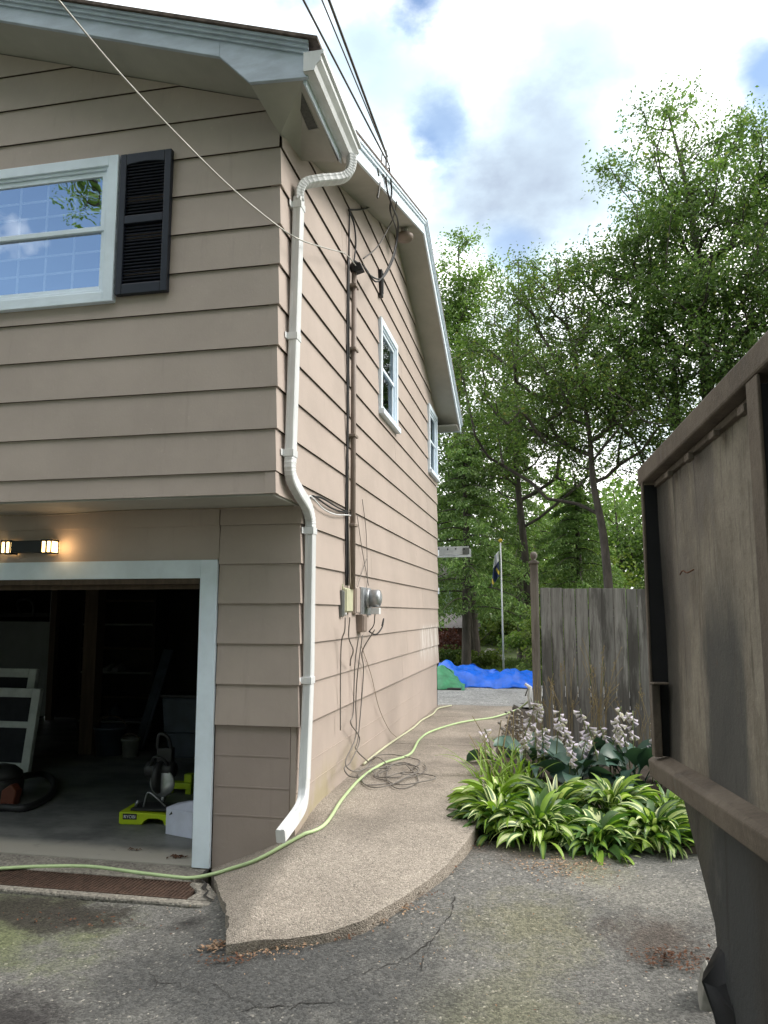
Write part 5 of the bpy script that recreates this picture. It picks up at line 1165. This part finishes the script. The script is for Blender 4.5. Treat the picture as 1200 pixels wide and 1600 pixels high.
    leaves('crown', P, size, r_, mat, root)
    return root
TG = 'trees behind the fence and house'
tree('maple_tree', 'tallest leafy tree, rising at the right above the container', [(5.6, 12.2, .3), (5.5, 12.1, 2.5), (5.35, 12, 4.6), (5.2, 12, 6.6), (5.2, 12, 9), (5.0, 12, 11.2), (4.7, 12, 13.0)], .24,
     [(5.4, 12, 8.4, 2.4, 2.6, 4.2, 150), (4.7, 12, 11.1, 1.5, 1.6, 2.2, 46), (7.4, 12.4, 8.3, 2.4, 2.4, 3.7, 110), (3.8, 11.8, 7.4, 1.7, 1.8, 2.4, 66), (6.0, 12, 4.7, 2.3, 2.0, 1.5, 50), (3.5, 11.8, 9.4, 1.0, .9, 1.5, 18), (6.5, 12, 11.2, 1.2, 1.2, 1.6, 26)], 190, .088, 'leaf_a', 21, (.38, .38, .25), TG)
tree('maple_tree', 'leafy tree with a second stem at the right photo edge', [(7.9, 11, .3), (7.8, 11, 2.5), (7.4, 11, 5), (7.6, 11, 8), (7.7, 11, 10.5)], .20,
     [(7.4, 11, 7.6, 1.9, 1.9, 3.2, 70), (6.4, 10.5, 5.0, 1.5, 1.3, 1.2, 24)], 180, .088, 'leaf_a', 22, (.38, .38, .25), TG)
tree('birch_tree', 'forked grey-barked tree standing just behind the board fence', [(2.98, 11.0, .3), (2.96, 11, 1.8), (2.88, 11, 3.3), (2.72, 11, 4.4), (2.66, 11, 5.6), (2.4, 11, 7.2), (2.1, 11, 9.2)], .125,
     [(1.5, 11, 6.3, 1.9, 1.7, 1.7, 70), (3.2, 11, 6.2, 1.7, 1.6, 1.6, 50), (2.0, 11, 8.1, 1.3, 1.3, 1.3, 30)], 130, .078, 'leaf_b', 23, (.36, .36, .2), TG)
tree('dark_maple_tree', 'dark rounded tree with its top showing beside the roof peak', [(-.45, 18, .3), (-.5, 18, 2.5), (-.75, 18, 5), (-.8, 18, 8), (-.7, 18, 11), (-.7, 18, 13.2)], .24,
     [(-.7, 18, 11.0, 1.25, 1.3, 2.6, 50), (-.9, 18, 7.0, 1.6, 1.6, 2.6, 50), (.6, 17.8, 8.2, 1.0, 1.0, 1.9, 22), (-1.5, 18, 4.6, 1.8, 1.6, 1.2, 24)], 200, .11, 'leaf_c', 24, (.42, .42, .3), TG)
tree('birch_tree', 'loose airy tree between the dark tree and the tall one', [(1.3, 16.5, .3), (1.2, 16.5, 3), (1.0, 16.5, 6), (1.1, 16.5, 9.2), (1.2, 16.5, 11.8)], .15,
     [(1.1, 16.5, 9.6, 1.2, 1.2, 2.3, 34), (2.2, 16.5, 8.2, 1.2, 1.2, 1.7, 26), (.9, 16.5, 6.2, 1.5, 1.4, 1.6, 34), (2.6, 16.5, 5.9, 1.5, 1.2, 1.5, 26)], 125, .095, 'leaf_b', 25, (.40, .40, .26), TG)
for i, (x, y, h, rx, mt, lb) in enumerate(((-5.6, 27, 9.0, 2.4, 'leaf_c', 'broad background tree furthest left beside the house wall'), (.6, 28, 8.4, 2.6, 'leaf_d', 'yellowish background tree behind the flagpole'), (4.6, 27, 8.0, 2.7, 'leaf_c', 'deep green background tree behind the fence post'), (8.6, 27, 8.6, 2.8, 'leaf_b', 'background tree behind the forked trunk'), (12.6, 26, 9.4, 2.9, 'leaf_c', 'background tree hidden behind the container corner'), (2.6, 24, 5.2, 2.1, 'leaf_d', 'low bright background tree above the fence'))):
    h *= .88; tree('background_tree', lb, [(x, y, .3), (x + .1, y, h * .4), (x - .1, y, h * .95)], .2, [(x, y, h * .56, rx, rx * .8, h * .46, 72), (x + .4, y - .8, h * .2, rx * .95, rx * .6, h * .2, 26)], 115, .17, mt, 40 + i, (.5, .5, .35), 'background trees beyond the lawn')
def conifer(label, x, y, z0, h, r0, seed, n=46, sc=1.0):
    r_ = np.random.default_rng(seed); root = empty('hemlock_tree', (x, y, z0), label, 'tree', TG)
    mb = MB(); mb.sweep([Vector((x, y, z0)), Vector((x + .05, y, z0 + h * .5)), Vector((x, y, z0 + h))], [(.13 * sc * math.cos(.698 * j), .13 * sc * math.sin(.698 * j)) for j in range(9)], [1, .7, .12], (.31, .2, .93), cap=False)
    A, B, ra, rb, P = [], [], [], [], []
    for k in range(n):
        f = (k + .5) / n; z = z0 + h * (.24 + .74 * f); L = r0 * (1 - f) ** .75 * r_.uniform(.7, 1.15) + .15; a = k * 2.4 + r_.uniform(-.4, .4); prev = np.array([x, y, z]); m = 7
        for i in range(1, m + 1):
            t = i / m; q = np.array([x + math.cos(a) * L * t, y + math.sin(a) * L * t, z + .16 * L * t - .42 * L * t * t]); A.append(prev); B.append(q); ra.append(.022 * sc * (1.1 - t) + .004); rb.append(.022 * sc * (1.0 - t) + .003)
            side_ = np.array([-math.sin(a), math.cos(a), 0]); nl = int(60 * sc)
            s = r_.uniform(-1, 1, nl); w = .42 * L * (1.05 - t) + .08
            P.append(q + side_ * (s * w)[:, None] + np.array([math.cos(a), math.sin(a), 0]) * (np.abs(s) * w * .5)[:, None] * r_.uniform(.3, 1, nl)[:, None] + np.stack([r_.normal(0, .05, nl), r_.normal(0, .05, nl), -np.abs(s) * .14 * L - np.abs(r_.normal(0, .05, nl))], 1)); prev = q
    bv, bf = tubes_np(None, A, B, ra, rb, 'bark', None); raw('trunk', np.concatenate([np.array(mb.v), bv]), np.concatenate([np.array(mb.f), bf + len(mb.v)]), ['bark'], root, sm=True); leaves('crown', np.concatenate(P), .11, r_, 'needle', root, droop=.6, aspect=.38)
conifer('dark drooping hemlock nearest the back corner of the house', -.35, 15.2, .3, 6.4, 2.0, 61)
conifer('second hemlock behind the flagpole with drooping boughs', .9, 20.0, .3, 7.4, 2.5, 62, 52)
conifer('hemlock half hidden behind the fence post', 2.6, 17.2, .3, 5.2, 1.8, 63)
tree('bare_trunk_tree', 'dark trunk with a low slanting limb at the lawn edge', [(-.42, 17.0, .25), (-.44, 17, 1.2), (-.48, 17, 2.4), (-.4, 17, 4.0)], .20, [(.1, 17, 2.9, 1.2, .8, .7, 16), (-.9, 17, 3.6, 1.0, .8, .7, 12)], 70, .10, 'leaf_c', 71, (.3, .3, .18), TG)
def bush(label, c, r3, n, nper, size, mat, seed, name='shrub', group=None, spread=(.16, .16, .13)):
    x, y, z = c; return tree(name, label, [(x, y, z), (x, y, z + r3[2] * .5), (x + .05, y, z + r3[2] * 1.3)], .035, [(x, y, z + r3[2], r3[0], r3[1], r3[2], n)], nper, size, mat, seed, spread, group, 'shrub', .006, .6)
bush('bright yellow-green shrub behind the fence boards', (4.3, 8.6, .3), (1.0, .8, 1.35), 46, 130, .085, 'leaf_d', 81)
bush('feathery bright green shrub left of the gate post', (1.62, 12.2, .3), (.45, .4, .75), 24, 110, .10, 'leaf_d', 82)
bush('dark green shrub behind the flagpole foot', (1.25, 18.6, .3), (.95, .7, .55), 30, 120, .09, 'leaf_c', 83)
bush('dark red shrub at the lawn edge by the house', (-1.1, 18.0, .3), (.5, .5, .5), 18, 110, .08, 'redleaf', 84)
bush('ferny green clump beside the dark trunk', (-.05, 16.0, .25), (.6, .5, .22), 20, 110, .10, 'leaf_d', 85)
bush('low green clump left of the dark trunk', (-1.0, 16.2, .25), (.6, .5, .25), 18, 110, .09, 'leaf_b', 86)
bush('leafy shrub left of the board fence at the back', (2.9, 14.0, .3), (1.0, .8, 1.0), 34, 130, .09, 'leaf_c', 87)
# far belt of woodland
r_ = np.random.default_rng(90); n = 90000
a = r_.uniform(R(-34), R(52), n); d = r_.uniform(33, 42, n); X = CAM.x + d * np.sin(a); Y = CAM.y + d * np.cos(a); H = 6.2 + 1.6 * np.sin(a * 19) + 1.0 * np.sin(a * 47 + 1) + .6 * np.sin(a * 90)
keep = ~((a > R(-14.5)) & (a < R(-6.5)) & (r_.uniform(size=n) < .75)); Z = .3 + H * r_.uniform(0, 1, n) ** .85
P = np.stack([X, Y, Z], 1)[keep]; tag(leaves('far_woodland', P, .30, r_, 'leaf_c', None), None, None, None, 'stuff')
r_ = np.random.default_rng(91); n = 46000; X = r_.uniform(-24, 20, n); Y = r_.uniform(-21, -16, n); H = 20.5 + 1.5 * np.sin(X * .7) + 1.2 * np.sin(X * 1.9 + 1); H = np.where((X > -20.5) & (X < -10.5), 6.5, H)
Z = -.3 + H * r_.uniform(0, 1, n) ** .8
n = 26000; s_ = r_.uniform(0, 1, n); right_ = s_ < .6; X2 = np.where(right_, r_.uniform(20, 25, n), r_.uniform(-29, -24, n)); Y2 = np.where(right_, r_.uniform(-18, 1, n), r_.uniform(-18, -2, n)); H2 = np.where(right_, np.interp(Y2, [-18, -6, 1], [20, 15, 10]), 17) + np.sin(Y2 * 1.3); Z2 = -.3 + H2 * r_.uniform(0, 1, n) ** .8
X, Y, Z = np.concatenate([X, X2]), np.concatenate([Y, Y2]), np.concatenate([Z, Z2])
tag(leaves('unseen_shade_woodland', np.stack([X, Y, Z], 1), .55, r_, 'leaf_c', None), None, None, None, 'stuff')  # leaf belts behind and beside the camera, added unseen to shade the house front
# lawn blades
n = 26000; X = r_.uniform(-2.2, 3.2, n); Y = 11.4 + 8.5 * r_.uniform(0, 1, n) ** 1.5; Z = .22 + .012 * np.clip(Y - 11, 0, 40) + .03 * np.sin(X * 1.3) * np.sin(Y * .9) * ss(11, 13, Y); az = r_.uniform(0, 6.28, n); h = r_.uniform(.05, .13, n); w = .008
dx, dy = np.cos(az), np.sin(az); V = np.stack([np.stack([X - dy * w, Y + dx * w, Z], 1), np.stack([X + dy * w, Y - dx * w, Z], 1), np.stack([X + dx * h * .5, Y + dy * h * .5, Z + h], 1), np.stack([X + dx * h * .4, Y + dy * h * .4, Z + h * .8], 1)], 1).reshape(-1, 3)
tag(raw('lawn_grass', V, np.arange(4 * n).reshape(-1, 4), ['grass'], None, sm=False), None, None, None, 'stuff')
# street tree behind the camera, seen in the window glass
tree('yard_tree', 'maple behind the viewer, its leaves mirrored in the front window', [(-6.2, -16, -.4), (-6.2, -16, 4), (-6.0, -16, 8), (-6.1, -16, 17)], .25, [(-7.0, -15.6, 15.6, .9, 1.2, 1.5, 18), (-6.6, -15.6, 12.6, .6, 1.0, 1.0, 8), (-11.9, -15.8, 14.6, .45, .8, 1.5, 8)], 80, .13, 'leaf_c', 95, (.42, .42, .3))

# ------------------------------------------------------------------ hostas and other bed plants
def hleaf_mat(name, c, var=.3, trans=.25):
    m = leaf_mat(name, tuple(x * (1 - var) for x in c), tuple(x * (1 + var) for x in c), None, trans, .38); return m
M['hgreen'] = hleaf_mat('hosta_green', (0.062, 0.130, 0.035)); M['hcream'] = hleaf_mat('hosta_cream', (0.62, 0.68, 0.34), .12); M['hlime'] = hleaf_mat('hosta_lime', (0.22, 0.34, 0.055)); M['hblue'] = hleaf_mat('hosta_blue_green', (0.055, 0.11, 0.085), .2, .12)
M['petal'] = hleaf_mat('lavender_petal', (0.68, 0.61, 0.78), .1, .35); M['stemg'] = simple('green_stem', (0.13, 0.17, 0.06), .6, .3, 10, bmp=0); M['straw'] = simple('dry_straw', (0.30, 0.24, 0.13), .8, .3, 10, bmp=0); M['seed'] = simple('grey_seed_heads', (0.33, 0.31, 0.28), .8, .5, 30)
def blade(mb, p, az, e0, bend, L, Wd, pet, mats, seg=9, fold=.25, tipw=1.0, twist=0.0):
    """one leaf: mats = (margin, centre)."""
    q = Vector(p); e = e0; rows = []; h = Vector((math.cos(az), math.sin(az), 0)); s = Vector((-math.sin(az), math.cos(az), 0)); tot = seg + 3
    for i in range(tot + 1):
        t = i / tot; d = h * math.cos(e) + Vector((0, 0, math.sin(e))); nrm = -h * math.sin(e) + Vector((0, 0, math.cos(e)))
        if t < pet: w = .006
        else:
            u_ = (t - pet) / (1 - pet); w = max(.002, Wd * (math.sin(math.pi * min(1, u_ ** .66)) ** .85) * (1 if u_ < .98 else .1))
        ss_ = (s * math.cos(twist * t) + nrm * math.sin(twist * t)); wave = .10 * w * math.sin(9 * t + az * 5)
        rows.append([q - ss_ * w + nrm * (fold * w + wave), q - ss_ * w * .5 + nrm * fold * w * .35, q, q + ss_ * w * .5 + nrm * fold * w * .35, q + ss_ * w + nrm * (fold * w - wave)])
        q = q + d * (L / tot); e -= bend / tot * (.4 + 1.2 * t)
    vs = [v for r_ in rows for v in r_]; n0 = len(mb.v); mb.v += [tuple(v) for v in vs]
    for i in range(tot):
        for j in range(4):
            mb.f.append(tuple(n0 + k for k in (i * 5 + j, i * 5 + j + 1, (i + 1) * 5 + j + 1, (i + 1) * 5 + j))); t = i / tot
            mb.m.append(mats[1] if j in (1, 2) and pet <= t < .93 else mats[0]); mb.sm.append(True)
def hosta(label, x, y, n, r, h, seed, kinds, L=(.10, .20), Wd=(.020, .034), group='variegated hostas along the garden bed', fw_=.45):
    rr = random.Random(seed); z = float(bed_z(x, y)) + .01; root = empty('hosta_plant', (x, y, z), label, 'hosta', group); mb = MB()
    for k in range(n):
        az = k * 2.39996 + rr.uniform(-.35, .35); f = (k + .5) / n; rad = r * fw_ * f; e0 = R(84 - 50 * f + rr.uniform(-9, 9)); l = rr.uniform(*L) * (1.0 + .35 * (1 - abs(f - .6))) ; kd = rr.choices(kinds[0], kinds[1])[0]
        blade(mb, (x + rad * math.cos(az), y + rad * math.sin(az), z), az + rr.uniform(-1.0, 1.0), e0, R(rr.uniform(80, 150)), l + h * (.62 - .30 * f), rr.uniform(*Wd), rr.uniform(.32, .48), kd, 8, .22, 1, rr.uniform(-1.3, 1.3))
    mb.build('foliage', ['hgreen', 'hcream', 'hlime', 'hblue'], root, at=(x, y, z)); return root, z
VAR = (((0, 1), (0, 0), (2, 1), (2, 2), (0, 2), (1, 0)), (2.4, 4.2, 1.4, 1.8, 2.6, 1.6))
spots = [(1.33, 0.48, 164, .34, .30, 'variegated hosta spilling over the walkway edge, front left of the bed'), (1.62, 0.38, 175, .34, .28, 'variegated hosta in front of the bed, second from the walkway'), (2.00, 0.36, 184, .36, .30, 'variegated hosta at the middle of the bed front'), (2.37, 0.50, 175, .36, .30, 'variegated hosta nearest the container'), (1.30, 0.94, 148, .34, .36, 'hosta behind the walkway-edge clump with upright lime leaves'), (1.72, 0.87, 158, .36, .38, 'variegated hosta in the second row, middle left'), (2.14, 0.92, 158, .36, .36, 'variegated hosta in the second row, middle right'), (2.54, 1.02, 148, .36, .34, 'lime hosta half hidden behind the container corner')]
for i, (x, y, n, r, h, lb) in enumerate(spots): hosta(lb, x, y, n, r, h, 100 + i, VAR if i not in (4, 7) else (((2, 2), (2, 1), (0, 0)), (5, 2, 1)))
BL = (((3, 3),), (1,))
def bell_stalk(mb_s, mb_p, p, h, lean, rr, nb=9):
    az = rr.uniform(0, 6.28); pts = [(p[0] + lean * t * t * math.cos(az), p[1] + lean * t * t * math.sin(az), p[2] + h * t) for t in (0, .3, .6, .85, 1)]
    P = smooth_path(pts, 4); mb_s.tube([Vector(q) for q in P], .005, 5)
    for k in range(nb):
        t = .58 + .42 * k / nb; q = np.array(P[min(len(P) - 1, int(t * (len(P) - 1)))]); a = rr.uniform(0, 6.28); out_ = Vector((math.cos(a), math.sin(a), -.75 + .9 * max(0, t - .85) * 6)).normalized(); L = rr.uniform(.045, .060); q0 = Vector(q) + out_ * .008
        n = out_.orthogonal().normalized(); c = out_.cross(n); rings = [(.004, 0), (.008, .25), (.012, .6), (.017, .85), (.026, 1.02)]; vs = []
        for r_, f in rings:
            for j in range(6): b = 2 * math.pi * j / 6; vs.append(q0 + out_ * (f * L) + (n * math.cos(b) + c * math.sin(b)) * r_ * (1 if j % 2 == 0 or f < .9 else .6))
        mb_p.mesh(vs, [(i * 6 + j, i * 6 + (j + 1) % 6, (i + 1) * 6 + (j + 1) % 6, (i + 1) * 6 + j) for i in range(4) for j in range(6)], 0, True)
for i, (x, y, lb, ns) in enumerate(((1.93, 2.0, 'blue-green hosta with pale lavender bells, left of the pair by the fence', 9), (2.42, 2.15, 'blue-green hosta with pale lavender bells, nearest the container', 11), (1.52, 2.15, 'small blue-green hosta with lavender bells close to the gate post', 5))):
    root, z = hosta(lb, x, y, 26 if i < 2 else 14, .36, .34, 120 + i, BL, (.26, .36), (.075, .10), 'flowering blue hostas by the fence'); rr = random.Random(130 + i)
    for k in range(ns):
        ms, mp_ = MB(), MB(); bell_stalk(ms, mp_, (x + rr.uniform(-.38, .38), y + rr.uniform(-.3, .25), z), rr.uniform(.42, .72), rr.uniform(.05, .2), rr, rr.randint(7, 12))
        st = ms.build('flower_stalk', 'stemg', root); mp_.build('bell_flowers', 'petal', st)
mb = MB(); rr = random.Random(7); x, y = 1.34, 1.65; z = float(bed_z(x, y)); dl = empty('daylily', (x, y, z), 'daylily clump with narrow arching lime leaves by the walkway', 'daylily')
for k in range(60):
    az = rr.uniform(0, 6.28); blade(mb, (x + rr.uniform(-.22, .22), y + rr.uniform(-.3, .45), z), az, R(rr.uniform(62, 86)), R(rr.uniform(60, 120)), rr.uniform(.38, .62), rr.uniform(.008, .013), .02, (2, 2), 8, .5)
mb.build('foliage', ['hgreen', 'hcream', 'hlime'], dl, at=(x, y, z))
mb = MB()
for k in range(9): rod(mb, [(x + rr.uniform(-.2, .2), y + rr.uniform(-.2, .4), z), (x + rr.uniform(-.25, .1), y + rr.uniform(-.1, .4), z + .3), (x + rr.uniform(-.4, .15), y + rr.uniform(-.1, .5), z + rr.uniform(.45, .7))], .0035, 5)
mb.build('dry_stems', 'straw', dl)
def drygrass(label, x, y, n, h, spread, seed, seeds=True):
    rr = random.Random(seed); z = float(bed_z(x, y)); root = empty('dry_grass', (x, y, z), label, 'dry grass', 'dry grass tufts along the fence'); mb = MB(); ms = MB()
    for k in range(n):
        bx, by = x + rr.gauss(0, .07), y + rr.gauss(0, .05); a = rr.uniform(0, 6.28); hh = h * rr.uniform(.5, 1.1); ln = spread * rr.uniform(.1, 1); tip = (bx + ln * math.cos(a), min(by + ln * .5 * math.sin(a), 4.05), z + hh)
        pts = [(bx, by, z), (bx + .25 * (tip[0] - bx), by, z + hh * .5), (bx + .7 * (tip[0] - bx), by + .5 * (tip[1] - by), z + hh * .85), tip]; rod(mb, pts, .0032, 4, 4)
        if seeds and k % 2 == 0:
            for q in range(9):
                t = .8 + .2 * q / 9; c = Vector(pts[2]).lerp(Vector(tip), (t - .8) * 5); d = Vector((rr.gauss(0, .012), rr.gauss(0, .01), rr.gauss(0.01, .012))); ms.mesh([c + d, c + d + Vector((.006, 0, .006)), c + d + Vector((.003, .002, .026)), c + d + Vector((-.004, 0, .008))], [(0, 1, 2, 3)])
    mb.build('stems', 'straw', root)
    if ms.v:
        so_ = ms.build('seed_heads', 'straw', root)
drygrass('tall dry grass leaning right across the fence middle', 2.22, 3.75, 22, 1.15, .40, 1); drygrass('sparse dry grass in front of the left fence boards', 1.85, 3.8, 16, .95, .28, 2); drygrass('dry orange stems at the foot of the gate post', 1.62, 3.75, 14, .75, .12, 3, False); drygrass('short dry tuft at the fence near the container', 2.65, 3.8, 12, .7, .25, 4)
# prickly grey plant where the hose ends
x, y = 1.36, 3.35; z = float(bed_z(x, y)); rr = random.Random(8); dp = empty('dried_flower', (x, y, z), 'dried plant with grey seed heads where the hose ends', 'dried plant')
mb, ms = MB(), MB()
for k in range(20):
    bx, by = x + rr.gauss(0, .05), y + rr.gauss(0, .08); hh = rr.uniform(.12, .46); tx = bx + rr.gauss(0, .07); rod(mb, [(bx, by, z), ((bx + tx) / 2, by, z + hh * .6), (tx, by, z + hh)], .0035, 4, 5)
    for q in range(4): 
        zz_ = z + hh - q * .055
        if zz_ > z + .05: ms.lathe([(.004, -.012), (.018, -.004), (.021, .004), (.012, .014), (.003, .018)], (tx - (tx - bx) * q * .12 + rr.gauss(0, .012), by + rr.gauss(0, .012), zz_), 7)
mb.build('stems', 'straw', dp); ms.build('seed_heads', 'seed', dp)['kind'] = 'stuff'
hn = empty('hose_nozzle', (1.48, 3.72, .62), 'white hose nozzle hanging by the gate post', 'hose nozzle'); c = px_y(828, 1090, 3.7)
mb = MB(); mb.tube([Vector((c.x, 3.7, c.z - .12)), Vector((c.x - .01, 3.7, c.z)), Vector((c.x + .005, 3.7, c.z + .11)), Vector((c.x - .05, 3.7, c.z + .15))], .02, 8, [.6, 1, 1.3, .7]); mb.build('nozzle_body', 'white', hn)
mb = MB(); mb.tube([Vector((c.x - .02, 3.68, c.z + .10)), Vector((c.x - .05, 3.68, c.z + .02))], .008, 6); mb.build('trigger', 'greybox', hn)
# ------------------------------------------------------------------ leaf litter on the ground
def litter(pix, n, sx, sy, size, mat, seed, name='leaf_litter'):
    r_ = np.random.default_rng(seed); c = px_z(*pix, .08); X = c.x + r_.normal(0, sx, n); Y = c.y + r_.normal(0, sy, n); Z = asph_z(X, Y) + .010 + r_.uniform(0, .008, n)
    V = leaf_quads(np.stack([X, Y, Z], 1), size, r_, 0.0, .6, 2.5); V[:, 2] = np.maximum(V[:, 2], asph_z(V[:, 0], V[:, 1]) + .009); tag(raw(name, V, np.arange(len(V)).reshape(-1, 4), [mat], None, sm=False), None, None, None, 'stuff')
litter((335, 1457), 90, .05, .035, .022, 'chips', 1); litter((605, 1432), 120, .11, .03, .020, 'chips', 2); litter((400, 1478), 70, .08, .02, .018, 'chips', 3); litter((875, 1388), 330, .16, .10, .018, 'chips', 4); litter((1050, 1500), 260, .09, .05, .020, 'debris', 5); litter((740, 1345), 90, .05, .10, .022, 'chips', 6); litter((700, 1440), 260, .9, .45, .011, 'chips', 7); litter((990, 1350), 80, .14, .03, .025, 'chips', 8)
for q_, (xx, yy) in enumerate(((450, 1466), (520, 1453), (570, 1440), (640, 1412), (690, 1378), (725, 1345), (745, 1318), (360, 1474))): litter((xx, yy + 6), 70, .07, .03, .019, 'debris' if q_ % 2 else 'chips', 20 + q_)
litter((130, 1410), 90, .25, .05, .018, 'debris', 9)
